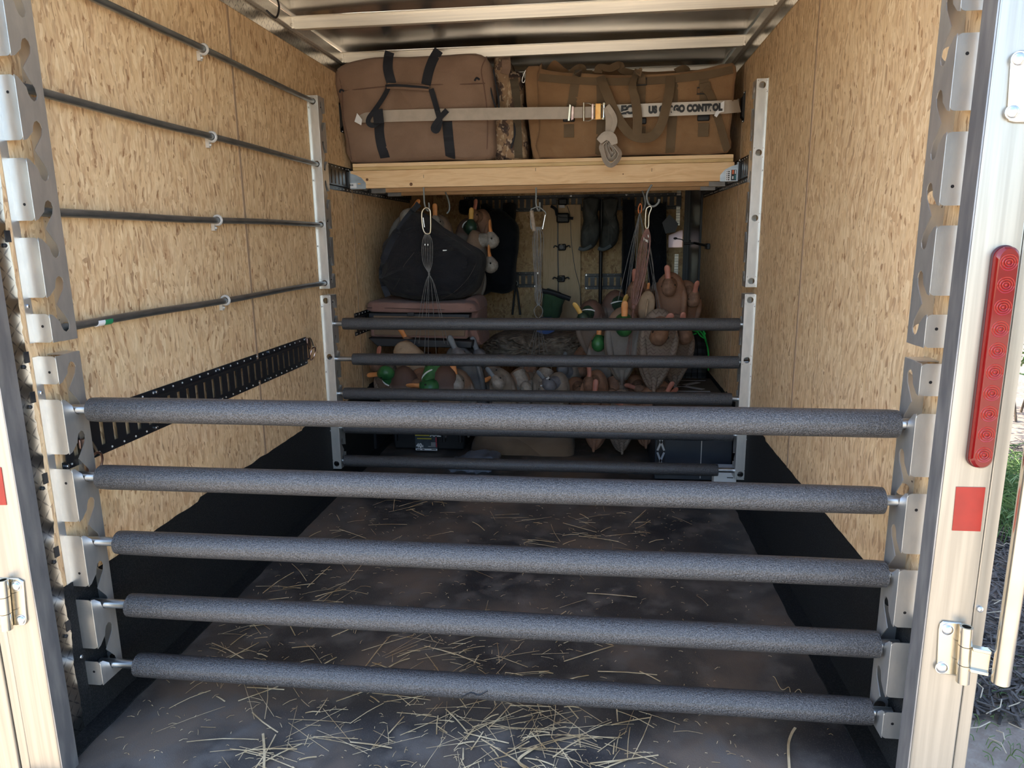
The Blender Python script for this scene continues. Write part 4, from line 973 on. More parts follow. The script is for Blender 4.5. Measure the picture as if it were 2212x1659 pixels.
# around the black bag
duck('grey', (878, 508), 4.28, (.6, -.1, .8), (-.3, -1, 0), 'grey-headed decoy with orange bill at the top left of the black bag', s=1.0, grp=G4)
duck('grey', (952, 526), 4.34, (0, -.1, 1), (0, -1, .2), 'grey-headed decoy with bill straight up behind the gold snap link', s=1.0, grp=G4)
duck('drake_dark', (1010, 530), 4.55, (.1, -.1, 1), (.3, -1, 0), 'dark green-headed decoy in the shade above the black bag', s=1.0, grp=G4)
duck('grey', (1018, 560), 4.36, (.1, -.1, 1), (1, -.25, 0), 'upper of two decoys whose grey heads stick out right of the black bag', s=1.02, grp=G4)
duck('grey', (1016, 612), 4.34, (.1, -.1, 1), (1, -.25, 0), 'lower of two decoys whose grey heads stick out right of the black bag', s=1.02, grp=G4)
duck('rust', (1040, 505), 4.62, (.1, -.1, 1), (-.4, -1, 0), 'dim brown decoy at the back between bag and jacket', s=.9, grp=G4)

# ------------------------------------------------------------ hooks, snap links and cords under the shelf
HOOKM = mat('grey_coated_hook', (.20, .21, .20), rough=.45)
def hook(pts, Y, label, r=.0042):
    t = thing('screw_hook', label, 'hook', at(*pts[0], Y=Y), 'hooks screwed under the shelf beams')
    bm = nb(); P = [at(p[0], p[1], Y=Y+(p[2] if len(p) > 2 else 0)) for p in pts]; P[0] = V((P[0].x, P[0].y, min(P[0].z, 1.507))); tube(bm, cat(P, 6), r, 10); obj('hook_wire', bm, HOOKM, t)
    return t
HY = 3.70
hook([(915, 405), (916, 425), (917, 440), (921, 452), (926, 455, .01), (927, 444, .015), (926, 438, .016)], HY, 'grey hook under the shelf holding the gold snap link')
hook([(1158, 405), (1158, 425), (1158, 440), (1161, 452), (1165, 455, .01), (1166, 446, .015), (1166, 437, .016)], HY, 'grey hook at the middle of the shelf holding the silver snap link')
hook([(1408, 399), (1400, 412), (1397, 424), (1400, 438), (1406, 445), (1414, 445), (1422, 438), (1424, 430)], HY, 'wide open grey hook at the right holding the brown cords', .0052)
hook([(962, 415), (968, 430), (971, 445), (970, 455), (965, 461)], 4.08, 'grey hook on the middle beam above the black bag', .0048)
hook([(1387, 412), (1392, 425), (1394, 440), (1390, 452), (1383, 456)], 4.08, 'grey hook on the middle beam carrying the small orange link', .0048)
def snap(pts, Y, m, label, r=.0042, gate=None, gm=None, loc=None):
    t = thing('snap_link', label, 'snap link', at(*pts[0], Y=Y), 'snap links holding the decoy cords')
    bm = nb(); tube(bm, cat([at(p[0], p[1], Y=Y+(p[2] if len(p) > 2 else 0)) for p in pts], 6, True), r, 10, True); obj('link_body', bm, m, t)
    if gate: bm = nb(); cyl(bm, at(*gate[0], Y=Y-.004), at(*gate[1], Y=Y-.004), r*gate[2] if len(gate) > 2 else r, n=10); obj('gate', bm, gm or STEEL, t)
    return t
snap([(920, 449), (913, 455), (911, 465), (913, 490), (918, 503), (926, 505), (930, 498), (930, 465), (928, 453)], HY-.012, BRASS, 'gold oval snap link hanging from the left hook', gate=((914, 470), (917, 491), .8))
snap([(1150, 451), (1147, 455), (1147, 490), (1153, 494), (1164, 496), (1172, 488), (1179, 463), (1172, 453), (1162, 447)], HY-.012, HOOKM, 'silver snap link with a bright gate on the middle hook', r=.003, gate=((1178, 464), (1172, 495), 1.7))
bm = nb(); cyl(bm, at(1148, 455, Y=HY-.014), at(1154, 499, Y=HY-.014), .0105, n=14)
o = obj('foam_grip', bm, mat('worn_foam_grip', (.26, .20, .15), (.36, .29, .22), sc=60, rough=.8, bump=.4, bsc=200), [q for q in bpy.data.objects if q.name.startswith('snap_link') and 'silver' in q.get('label', '')][0])
snap([(1404, 446), (1397, 450), (1395, 460), (1394, 485), (1397, 494), (1401, 488), (1402, 465), (1407, 450)], HY-.012, BRASS, 'dull brass snap link seen edge-on under the right hook', r=.0035)
snap([(1383, 440), (1379, 450), (1380, 460), (1385, 458), (1386, 446)], 4.06, mat('orange_anodized', (.55, .16, .05), rough=.3, metal=.6), 'small orange snap link on the rear right hook')
def strands(t, name, mat_, curves, r):
    for c in curves:
        bm = nb(); tube(bm, cat(c, 5), r, 5); obj(name, bm, mat_, t)
rnd = random.Random(3)
t = thing('cord_bundle', 'dark cords looped on the gold snap link and fanning down to the left decoys', 'cord', at(922, 505, Y=HY-.012), 'decoy cords')
cv = []
for k in range(7):
    s_ = (k-3)/3; cv.append([at(922+s_*3, 503, Y=HY-.012), at(923+s_*10, 520, Y=HY-.02+.01*abs(s_)), at(923+s_*11.5, 545, Y=HY-.02), at(924+s_*9, 570, Y=HY-.02), at(927, 591, Y=HY-.02)])
strands(t, 'cord_loop', CORDK, cv, .0016)
bm = nb(); c = at(927, 592, Y=HY-.02); ell(bm, c, (.006, .006, .010), n=10, m=6); obj('knot', bm, CORDK, t)
strands(t, 'cord', CORDK, [[c, at(927+(x-927)*.35, 625, Y=HY), at(x, y, Y=3.74)] for x, y in ((895, 745), (905, 742), (917, 765), (925, 772), (943, 775), (960, 742), (968, 745))], .0014)
for p in ((918, 527), (924, 527)):
    bm = nb(); q = at(*p, Y=HY-.03); cyl(bm, q, q+V((0, 0, -.008)), .003, n=8); obj('crimp', bm, STEEL, t)
t = thing('cord_bundle', 'long grey-brown cords gathered below the silver snap link', 'cord', at(1162, 495, Y=HY-.012), 'decoy cords')
cv = []
for k in range(11):
    s_ = (k-5)/5; j = rnd.uniform(-2, 2); cv.append([at(1162+s_*4, 490, Y=HY-.012), at(1162+s_*10+j, 515, Y=HY-.02), at(1161+s_*9, 560+4*j, Y=HY-.02+.008*j), at(1162+s_*7-j, 610, Y=HY-.01), at(1163+s_*7+j, 640, Y=HY-.01), at(1163+s_*2, 660, Y=HY-.02)])
strands(t, 'cord_loop', CORDK, cv, .0014)
for s_ in (-1, 1): strands(t, 'cord_loop', CORDK, [[at(1163, 658, Y=HY-.02), at(1163+s_*9, 668, Y=HY-.02), at(1163+s_*7, 681, Y=HY-.02), at(1163, 688, Y=HY-.02)]], .002)
strands(t, 'cord', CORDK, [[at(1163, 688, Y=HY-.02), at(x, y, Y=3.86)] for x, y in ((1128, 800), (1142, 800), (1152, 790), (1166, 795), (1180, 790), (1192, 800))], .0014)
t = thing('cord_bundle', 'thick brown cords hanging from the brass snap link over the right decoys', 'cord', at(1398, 494, Y=HY-.012), 'decoy cords')
cv = []
for k in range(14):
    s_ = (k-6.5)/6.5; j = rnd.uniform(-2.5, 2.5)
    cv.append([at(1398+s_*2, 492, Y=HY-.012), at(1396+s_*9, 505+abs(s_)*8, Y=HY-.02), at(1392+s_*12+j, 540, Y=HY-.02+.003*j), at(1384+s_*11, 590, Y=HY-.01+.004*j), at(1374+s_*10+j, 640, Y=HY), at(1370+s_*3, 662, Y=HY-.01)])
strands(t, 'cord_loop', CORDB, cv, .0021)
for p in ((1391, 513), (1395, 516), (1398, 518), (1400, 507)):
    bm = nb(); q = at(*p, Y=HY-.035); cyl(bm, q, q+V((.002, 0, -.014)), .0035, n=8); obj('crimp', bm, STEEL, t)
bm = nb(); ell(bm, at(1369, 663, Y=HY-.01), (.012, .010, .016), n=12, m=8); obj('knot', bm, CORDB, t)
strands(t, 'cord', CORDB, [[at(1369, 663, Y=HY-.01), at(x, y, Y=3.72)] for x, y in ((1360, 692), (1366, 694), (1372, 694), (1352, 770), (1356, 770), (1362, 770))], .0017)
t = thing('cord_bundle', 'dark thin cords fanning down behind the brown cords', 'cord', at(1383, 458, Y=4.06), 'decoy cords')
strands(t, 'cord', CORDK, [[at(1382, 458, Y=4.05), at(1382+(x-1382)*.45, 540, Y=4.04), at(x, y, Y=4.0)] for x, y in ((1345, 680), (1350, 690), (1357, 640), (1335, 650), (1368, 690), (1420, 660), (1408, 650))], .0018)
strands(t, 'cord', CORDK, [[at(1398, 500, Y=3.80), at(1412, 590, Y=3.85), at(x, y, Y=3.9)] for x, y in ((1420, 678), (1428, 682), (1400, 668))], .0016)

# ------------------------------------------------------------ bags, cases and boxes at the front of the trailer
def pouch(name, label, cat_, pts, Y, d, m, grp=None, **k):
    t = thing(name, label, cat_, at(*pts[0], Y=Y), grp)
    o = px(pts, Y); bm = soft(o, Y, Y+d, **k); b = obj('bag_body', bm, m, t, ang=60); return t, bvh(b)
bb, TB = pouch('duffel_bag', 'big sagging black bag stuffed with decoys on top of the brown case', 'bag', [(888, 452), (912, 470), (940, 492), (965, 505), (1000, 525), (1034, 548), (1036, 580), (1028, 610), (1012, 635), (980, 648), (935, 652), (895, 651), (860, 643), (836, 640), (822, 625), (812, 600), (818, 560), (828, 520), (848, 490), (868, 460)], 3.90, .36, BAGK, rr=.10, bulge=.11, amp=.024, seed=3.3, fs=4.5, zref=1.0)
SEAMK = mat('bag_stitching', (.07, .055, .05), rough=.8)
for pts in ([(1030, 566), (1012, 600), (980, 632), (950, 648)], [(895, 545), (872, 575), (862, 605), (850, 625)], [(952, 500), (985, 520), (1015, 540), (1030, 556)], [(880, 470), (855, 495), (835, 530), (825, 560)]):
    bm = nb(); tube(bm, cat([onto(TB, *p, off=.001, default=3.85) for p in pts], 6), .0013, 5); obj('stitching', bm, SEAMK, bb)
bm = strap_on(TB, [(838, 640), (825, 600), (830, 560), (850, 515), (880, 470), (905, 440)], .035, .003, default=3.9); obj('strap', bm, WEBK, bb)
bm = nb(); box(bm, onto(TB, 961, 541, off=.002, default=3.85), (.022, .002, .006)); obj('small_emblem', bm, CLAMP, bb, smooth=False)
jk, TJ = pouch('jacket', 'black jacket hanging from a hook on the front wall', 'jacket', [(1050, 462), (1075, 452), (1100, 470), (1116, 490), (1118, 540), (1112, 590), (1106, 628), (1085, 636), (1060, 632), (1030, 640), (1022, 560), (1030, 480)], 5.20, .16, JACK, rr=.05, bulge=.04, amp=.02, seed=6, fs=4)
c1, TC = pouch('equipment_case', 'brown soft case with zipped lid on the left track shelf', 'case', [(790, 664), (794, 654), (810, 651), (900, 654), (1000, 653), (1022, 657), (1026, 668), (1020, 676), (900, 677), (800, 674)], 3.86, .45, PINKB, rr=.035, bulge=.01, amp=.004, seed=2, zref=.7)
pts = [(792, 665), (850, 666), (950, 669), (1018, 667)]; bm = nb(); tube(bm, cat([onto(TC, *p, off=.001, default=3.86) for p in pts], 5), .002, 5); obj('zip', bm, mat('dark_zip', (.06, .03, .025), rough=.7), c1)
bm = nb(); o = px([(798, 680), (1012, 684), (1010, 733), (800, 728)], 3.88); prism(bm, o, (0, 3.88, 0), (1, 0, 0), (0, 0, 1), (0, .40, 0)); obj('lower_shell', bm, PINKB, c1, bevel=.012)
bm = nb(); o = px([(796, 676), (1014, 679), (1013, 688), (797, 686)], 3.875); prism(bm, o, (0, 3.875, 0), (1, 0, 0), (0, 0, 1), (0, .40, 0)); obj('dark_band', bm, BLKP, c1, bevel=.003)
bm = nb(); o = px([(806, 681), (1005, 685), (1004, 727), (808, 724)], 3.874); prism(bm, o, (0, 3.874, 0), (1, 0, 0), (0, 0, 1), (0, .01, 0)); obj('front_pocket', bm, TANC, c1, bevel=.004)
bm = nb(); box(bm, at(887, 679, Y=3.865), (.040, .010, .022)); obj('clasp', bm, BLKP, c1, bevel=.003)
c2, _ = pouch('equipment_bag', 'pinkish-brown bag with a rolled end, just right of the brown case', 'bag', [(1000, 650), (1015, 643), (1030, 648), (1036, 665), (1036, 700), (1038, 725), (1042, 745), (1020, 745), (1012, 725), (1020, 690), (1010, 665)], 3.98, .30, PINKB, rr=.03, bulge=.03, amp=.014, seed=9, fs=6)
bm = nb(); o = px([(795, 730), (1020, 738), (1018, 752), (815, 748)], 3.84); prism(bm, o, (0, 3.84, 0), (1, 0, 0), (0, 0, 1), (0, .50, 0)); tag(obj('shelf_board', bm, BLKP, None, bevel=.004), 'thin black board under the brown case', 'shelf')
c3, _ = pouch('equipment_case', 'reddish-brown round-ended case low at the left wall behind the decoys', 'case', [(808, 810), (815, 795), (840, 785), (900, 782), (905, 835), (860, 836), (818, 832)], 4.05, .40, PINKB, rr=.04, bulge=.02, amp=.006, seed=4)
# storage tote
YT = 3.93
tt = thing('storage_tote', 'black plastic tote with a yellow product label standing on the floor at the left', 'tote', at(925, 1000, Y=YT))
a = at(838, 960, Y=YT).x; b = at(1012, 960, Y=YT).x; zb_ = .004; zt_ = .365
bm = nb(); rings(bm, [[V((a+.03, YT+.03, zb_)), V((b-.03, YT+.03, zb_)), V((b-.03, YT+.42, zb_)), V((a+.03, YT+.42, zb_))], [V((a, YT, zt_)), V((b, YT, zt_)), V((b, YT+.45, zt_)), V((a, YT+.45, zt_))]]); obj('tub', bm, BLKP, tt, bevel=.012)
for k in range(5):
    x = a+.05+(b-a-.10)*k/4
    if 1 <= k <= 2: continue
    bm = nb(); box(bm, (x, YT+.010, .20), (.018, .02, .28)); obj('rib', bm, BLKP, tt, bevel=.004)
bm = nb(); box(bm, ((a+b)/2, YT+.22, zt_+.015), (b-a+.04, .50, .03)); obj('lid', bm, mat('yellow_lid', (.30, .24, .02), rough=.5), tt, bevel=.008, label='dull yellow lid')
LY = YT-.006
def q2(p0_, p1_, Y_, d=.001):
    A, B = at(*p0_, Y=Y_), at(*p1_, Y=Y_); return ((A+B)/2, (abs(B.x-A.x), d, abs(A.z-B.z)))
bm = nb(); box(bm, *q2((896, 937), (945, 974), LY)); lb = obj('product_label', bm, mat('label_picture', (.035, .045, .055), (.06, .08, .10), sc=30, rough=.4), tt, smooth=False, label='label with yellow and white print')
for nm_, r_, m_ in (('yellow_bar', ((896.5, 937), (928, 942)), YEL), ('white_bar', ((898, 968.5), (944.5, 973.5)), WHITE), ('lid_picture', ((901, 946), (932, 949)), YEL), ('red_bar', ((940.5, 945), (943.5, 955)), LRED), ('red_bar', ((941.5, 956), (944, 966)), LRED)):
    bm = nb(); box(bm, *q2(*r_, LY-.0012)); obj(nm_, bm, m_, lb, smooth=False)
for k in range(4):
    bm = nb(); box(bm, *q2((931-(6 if k == 3 else 0), 956+k*2.7), (941, 957+k*2.7), LY-.0012)); obj('small_print', bm, WHITE, lb, smooth=False)
for k, (x0_, x1_) in enumerate(((900, 908), (912, 917), (932, 942))):
    bm = nb(); box(bm, *q2((x0_, 970.2), (x1_, 972), LY-.002)); obj('small_print', bm, INK, lb, smooth=False)
obj('size_lettering', text_bm('XXL', .034, at(929, 942.5, Y=LY-.0012), (1, 0, 0), (0, 0, 1), bold=.0015), WHITE, lb, smooth=False)
obj('number_lettering', text_bm('40', .034, at(899.5, 966, Y=LY-.0012), (1, 0, 0), (0, 0, 1), bold=.0015), WHITE, lb, smooth=False)
obj('unit_lettering', text_bm('gal', .018, at(907.5, 966, Y=LY-.0012), (1, 0, 0), (0, 0, 1), bold=.001), WHITE, lb, smooth=False)
bm = nb(); box(bm, (a-.20, YT+.25, .15), (.26, .50, .29)); tag(obj('storage_box', bm, BLKP, None, bevel=.01), 'plain black box on the floor between the tote and the left wall', 'box')
cu, _ = pouch('boat_cushion', 'khaki padded cushion lying on the floor in the middle behind the bars', 'cushion', [(1015, 975), (1025, 945), (1045, 915), (1130, 905), (1220, 912), (1236, 940), (1240, 985), (1225, 993), (1130, 990), (1045, 985)], 3.92, .28, TANC, rr=.05, bulge=.03, amp=.008, seed=12, lean=-.25, zref=.02)
pb, _ = pouch('plastic_bag', 'crumpled blue-grey plastic bag on the floor in front of the khaki cushion', 'bag', [(962, 1020), (970, 1005), (1000, 994), (1012, 985), (1040, 988), (1068, 990), (1072, 1005), (1060, 1024), (1030, 1029), (990, 1026)], 3.62, .14, PLBAG, rr=.03, bulge=.03, amp=.028, seed=13, fs=14)
# dark carton at the right with X lettering
ct = thing('cardboard_carton', 'long dark carton printed with a pale X, against the right wall behind the rack', 'carton', (.80, 3.5, .004))
CART = mat('dark_carton', (.020, .025, .035), (.030, .035, .045), sc=8, rough=.55); CTOP = mat('brown_carton_top', (.060, .048, .036), (.085, .068, .05), sc=9, rough=.7)
bm = nb(); box(bm, (.806, 3.53+.39, .197), (.386, .78, .376)); obj('carton_body', bm, CART, ct, bevel=.004)
bm = nb(); box(bm, (.806, 3.53+.39, .3875), (.384, .778, .003)); ctp = obj('top_face', bm, CTOP, ct, smooth=False, label='brown top face')
XW = mat('pale_print', (.42, .42, .43), rough=.6)
bm = nb(); box(bm, (.642, 3.526, .20), (.042, .002, .34)); pn = obj('printed_strip', bm, INK, ct, smooth=False)
bm = nb()
for z in (.11, .21, .31):
    for s_ in (-1, 1): sweep(bm, [V((.642-.017*s_, 3.524, z-.045)), V((.642+.017*s_, 3.524, z+.045))], .010, .001, (0, -1, 0))
obj('x_print', bm, XW, pn, smooth=False)
bm = nb()
for s_ in (-1, 1): sweep(bm, [V((.80-.11*s_, 3.98, .3905)), V((.80+.11*s_, 4.18, .3905))], .034, .001, (0, 0, 1))
box(bm, (.84, 3.93, .3905), (.20, .022, .001)); box(bm, (.80, 4.235, .3905), (.32, .008, .001))
obj('x_print', bm, XW, ctp, smooth=False)
bm = nb(); box(bm, (.845, 3.5275, .20), (.004, .001, .36)); obj('tape_edge', bm, CLAMP, ct, smooth=False)
wb = thing('carton', 'small white carton with a barcode on the floor behind the right bracket', 'carton', at(1568, 1030, Y=3.42))
A, B = at(1543, 1010, Y=3.42), at(1590, 1050, Y=3.42)
bm = nb(); box(bm, ((A.x+B.x)/2, 3.45, A.z/2+.003), (B.x-A.x, .06, A.z-.006)); obj('carton_body', bm, WHITE, wb, bevel=.002)
bm = nb()
for k in range(16): box(bm, at(1552+k*2.2, 1015, Y=3.4185), (.0035 if k % 3 else .0022, .0006, .018))
obj('barcode', bm, INK, wb, smooth=False)
bm = nb(); box(bm, at(1577, 1032, Y=3.4185), (.030, .0006, .004)); box(bm, at(1560, 1043, Y=3.4185), (.06, .0006, .004)); obj('small_print', bm, INK, wb, smooth=False)
# spare tyre with neon rope
ty = thing('spare_tyre', 'black tyre with green rope standing in the right corner behind the decoys', 'tyre', (.885, 4.62, .33))
bm = nb(); rs = []; prof = [(-.085, .20), (-.098, .235), (-.100, .27), (-.088, .302), (-.060, .314), (0, .318), (.060, .314), (.088, .302), (.100, .27), (.098, .235), (.085, .20), (.05, .195), (-.05, .195)]
TC_ = V((.885, 4.62, .40)); n = 80
for i in range(n):
    an = 2*math.pi*i/n; rr_ = []
    for k_, (x, r_) in enumerate(prof):
        rq = r_-(.005 if (i % 2 == 0 and 3 <= k_ <= 7) else 0); rr_.append(TC_+V((x, -rq*math.cos(an), rq*math.sin(an))))
    rs.append(rr_)
rings(bm, rs, True, False); obj('tyre_carcass', bm, TYRE, ty, smooth=False)
for x in (-.036, 0, .036):
    bm = nb(); tube(bm, [TC_+V((x, -.3165*math.cos(2*math.pi*i/60), .3165*math.sin(2*math.pi*i/60))) for i in range(60)], .0025, 4, True); obj('tread_groove', bm, INK, ty)
bm = nb(); cyl(bm, TC_+V((-.06, 0, 0)), TC_+V((.06, 0, 0)), .19, n=32); obj('wheel_rim', bm, ALUD, ty)
nr = thing('rope', 'neon green rope draped over the tyre in the right corner', 'rope', at(1500, 715, Y=4.3))
for pts in ([(1472, 722), (1490, 713), (1505, 716), (1516, 712), (1524, 722)], [(1472, 723), (1490, 724), (1505, 720)], [(1510, 713), (1518, 722), (1524, 735), (1530, 760), (1530, 800)], [(1506, 716), (1514, 726), (1522, 731)], [(1443, 790), (1441, 815), (1445, 830)], [(1520, 716), (1523, 728), (1527, 745)]):
    bm = nb(); tube(bm, cat([at(p[0], p[1], Y=4.28) for p in pts], 5), .0045, 6); obj('rope_strand', bm, NEON, nr)
# camouflage netting heap, dry bag, blue tool box
nt_ = thing('camouflage_net', 'heap of dead-grass coloured netting lying across the middle behind the bars', 'netting', at(1150, 770, Y=4.5))
hp = px([(1035, 765), (1045, 742), (1075, 728), (1130, 724), (1180, 732), (1220, 722), (1250, 724), (1262, 745), (1258, 775), (1150, 785), (1060, 782)], 4.45)
NETM = mat('dead_grass_netting', (.09, .065, .045), (.24, .19, .14), sc=24, rough=.9, bump=.8, bsc=40)
obj('net_heap', soft(hp, 4.45, 4.80, rr=.05, bulge=.05, amp=.03, seed=21, fs=12), NETM, nt_, ang=70)
bm = nb()
for k in range(170):
    p = at(rnd.uniform(1040, 1258), rnd.uniform(732, 775), Y=4.38+rnd.uniform(-.02, .04)); a_ = rnd.uniform(-.5, .5); L_ = rnd.uniform(.03, .09)
    sweep(bm, [p, p+V((L_*.5*math.cos(a_), rnd.uniform(-.02, .02), L_*.5*math.sin(a_)+.006)), p+V((L_*math.cos(a_), rnd.uniform(-.03, .03), L_*math.sin(a_)))], rnd.uniform(.004, .010), .001, (0, -1, .5))
g_ = obj('loose_blades', bm, NETM, nt_, smooth=False); g_['kind'] = 'stuff'
pouch('dry_bag', 'dark green bag lying open-ended against the pine stud', 'bag', [(1172, 632), (1190, 630), (1218, 645), (1212, 665), (1205, 692), (1175, 692)], 5.1, .25, GREENB, rr=.04, bulge=.03, amp=.012, seed=31, fs=6)
bm = nb(); tube(bm, cat([at(*p, Y=5.08) for p in ((1170, 628), (1190, 632), (1215, 640), (1232, 646))], 4), .018, 8); tag(obj('tripod_leg', bm, BLKP, None), 'thick black rod lying on top of the dark green bag', 'rod')
pouch('folded_chair', 'folded black camp chair leaning low between the green bag and the decoys', 'chair', [(1245, 692), (1255, 680), (1272, 665), (1275, 695)], 4.9, .2, JACK, rr=.03, bulge=.02, amp=.006, seed=33)
tb = thing('tool_box', 'bright blue box with pale print in the middle behind the top far bar', 'box', at(1185, 735, Y=4.75))
bm = nb(); prism(bm, px([(1160, 690), (1190, 690), (1204, 734), (1158, 732)], 4.70), (0, 4.70, 0), (1, 0, 0), (0, 0, 1), (0, .16, 0)); obj('box_body', bm, BLUEM, tb, bevel=.006)
bm = nb(); box(bm, *q2((1164, 722), (1182, 724), 4.694)); obj('pale_print', bm, mat('pale_blue_print', (.15, .25, .45)), tb, smooth=False)
bm = nb(); box(bm, *q2((1160, 734), (1203, 735.5), 4.694)); obj('white_rim', bm, WHITE, tb, smooth=False)

# gear on the front wall
YW = YF
def wbox(name, label, cat_, p0_, p1_, d, m, grp=None, Yo=0, bev=.006):
    A, B = at(*p0_, Y=YW-d), at(*p1_, Y=YW-d); bm = nb(); box(bm, ((A.x+B.x)/2, YW-.016-d/2-Yo, (A.z+B.z)/2), (abs(B.x-A.x), d, abs(A.z-B.z)))
    o = obj(name, bm, m, None, bevel=bev); tag(o, label, cat_, grp); return o
bm = nb(); box(bm, (.026, YF-.0395, .75), (.30, .038, 1.48)); tag(obj('pine_board', bm, PINEZ, None, bevel=.002), 'wide upright pine board fixed to the front wall', 'board')
pole = thing('push_pole', 'thin black pole standing upright in front of the front wall', 'pole', (.335, 5.60, .0))
bm = nb(); cyl(bm, (.335, 5.60, .003), (.335, 5.60, 1.52), .014, n=14); obj('pole', bm, BLK, pole)
wr = thing('cable', 'thin black cable running down the pine board', 'cable', (.06, 5.69, 1.5))
bm = nb(); tube(bm, cat([at(*p, Y=5.69) for p in ((1203, 430), (1205, 470), (1205, 540), (1206, 600), (1205, 640))], 5), .005, 6); obj('cable_run', bm, BLK, wr)
bm = nb(); tube(bm, cat([at(*p, Y=5.69) for p in ((1225, 445), (1232, 470), (1234, 520), (1242, 580), (1252, 620), (1256, 670))], 5), .0025, 6); obj('thin_lead', bm, BLK, wr)
for p in ((1214, 534), (1212, 602)):
    lt = thing('clamp_light', 'small round clip light on the pine board, '+('upper of two with a silver ring' if p[1] < 560 else 'lower of two with a bright lens'), 'light', at(*p, Y=5.67))
    bm = nb(); c = at(*p, Y=5.66); box(bm, c+V((0, .01, 0)), (.06, .05, .05)); obj('light_body', bm, BLKP, lt, bevel=.008)
    bm = nb(); cyl(bm, c+V((-.004, -.02, .006)), c+V((-.004, -.035, .002)), .017, n=16); obj('lens_ring', bm, STEEL, lt)
    for s_ in (-1, 1): bm = nb(); tube(bm, cat([c+V((s_*.03, 0, .0)), c+V((s_*.055, -.01, .012)), c+V((s_*.065, -.01, -.004))], 3), .005, 6); obj('clip_arm', bm, BLKP, lt)
hd = thing('headset', 'black strapped device with short cable clipped at the top of the pine board', 'device', at(1215, 470, Y=5.6))
bm = nb(); box(bm, at(1216, 471, Y=5.64), (.10, .06, .075)); obj('device_body', bm, BLKP, hd, bevel=.012)
bm = nb(); tube(bm, cat([at(*p, Y=5.62) for p in ((1190, 445), (1200, 452), (1204, 466), (1214, 470), (1230, 471), (1238, 472))], 4), .011, 8); obj('device_strap', bm, WEBK, hd)
bm = nb(); box(bm, at(1214, 445, Y=5.64), (.045, .03, .028)); obj('small_tag', bm, WHITE, hd, bevel=.004, label='white tag')
bm = nb(); box(bm, at(1216, 436, Y=5.64), (.07, .05, .05)); obj('device_mount', bm, BLKP, hd, bevel=.01)
for k, (x, lb) in enumerate(((1276, 'grey pair of boots hanging upside down left of the black pole'), (1318, 'grey pair of boots hanging upside down right of the black pole'))):
    bt = thing('wading_boots', lb, 'boots', at(x, 500, Y=5.5), 'boots hanging on the front wall')
    o = px([(x-16, 430), (x+18, 430), (x+14, 462), (x+19, 480), (x+20, 505), (x+12, 528), (x-4, 540), (x-20, 538), (x-21, 500), (x-16, 478)], 5.50)
    BOOT = bpy.data.materials.get('boot_leather') or mat('boot_leather', (.05, .055, .055), (.085, .09, .085), sc=14, rough=.7)
    obj('boot_upper', soft(o, 5.48, 5.62, rr=.04, bulge=.04, amp=.012, seed=40+k, fs=7), BOOT, bt, ang=60)
    bm = nb(); tube(bm, cat([at(*p, Y=5.46) for p in ((x-26, 536), (x-16, 539), (x-4, 534), (x+2, 530))], 4), .014, 8); obj('boot_lace', bm, mat('grey_lace', (.12, .14, .15)), bt)
bx = [((990, 432), (1015, 462), 'black gear pouch hanging behind the gold snap link'), ((1036, 440), (1056, 470), 'black cap-shaped item on the front wall track above the jacket'), ((1084, 438), (1112, 486), 'black helmet-like item with grey brim hanging above the jacket'), ((1345, 432), (1372, 640), 'dark garment bag hanging behind the brown cords'), ((1400, 440), (1440, 640), 'long dark garment bag hanging at the right of the front wall')]
for k, (p0_, p1_, lb) in enumerate(bx):
    x0_, y0_ = p0_; x1_, y1_ = p1_
    pouch('gear_bag', lb, 'bag', [(x0_+3, y0_), (x1_-3, y0_), (x1_, y0_+10), (x1_-1, y1_-8), (x1_-5, y1_), (x0_+5, y1_), (x0_, y1_-10), (x0_+1, y0_+10)], 5.55, .12, JACK if k != 2 else BAGK, 'dark gear hung on the front wall', rr=.03, bulge=.03, amp=.014, seed=50+k, fs=5)
bm = nb(); prism(bm, [(0, .03), (.05, .09), (.12, .02), (.10, -.04), (.03, -.05)], at(1430, 490, Y=5.5), (1, 0, 0), (0, -.3, 1), (0, .004, 0)); tag(obj('paper_sheet', bm, mat('grey_paper', (.13, .14, .16)), None, smooth=False), 'loose grey sheet hooked beside the added bright pane', 'paper')
rod_ = thing('door_holder', 'black arm with a round knob reaching from the right wall across the added pane', 'arm', at(1530, 533, X=1.0))
a1 = at(1528, 531, X=.995); bm = nb(); tube(bm, [a1, at(1500, 525, Y=4.95), at(1478, 527, Y=4.98)], .008, 8); obj('arm', bm, BLK, rod_)
bm = nb(); tube(bm, cat([at(*p, Y=4.98) for p in ((1480, 525), (1474, 518), (1464, 516), (1456, 515))], 4), .0035, 6); ell(bm, at(1459, 515, Y=4.98), (.014, .010, .008), n=12, m=8); obj('knob', bm, BLK, rod_)
bm = nb(); box(bm, at(1528, 532, X=1.0), (.018, .10, .035)); obj('mount_block', bm, BLK, rod_, bevel=.003)
bm = nb(); cyl(bm, at(1491, 519, Y=4.96), at(1491, 528, Y=4.96), .004, n=8); obj('pin', bm, BLK, rod_)
cal = thing('scissors', 'black long-handled tool hanging below the small front wall track', 'tool', at(1115, 620, Y=5.68))
for pts in ([(1114, 615), (1111, 640), (1107, 680)], [(1114, 615), (1119, 640), (1124, 680)]):
    bm = nb(); tube(bm, cat([at(*p, Y=5.68) for p in pts], 3), .008, 6); obj('handle', bm, BLKP, cal)
bm = nb(); c = at(1113, 612, Y=5.68); tube(bm, [c+V((.02*math.cos(2*math.pi*i/16), 0, .02*math.sin(2*math.pi*i/16))) for i in range(16)], .003, 6, True); obj('ring', bm, CLAMP, cal)

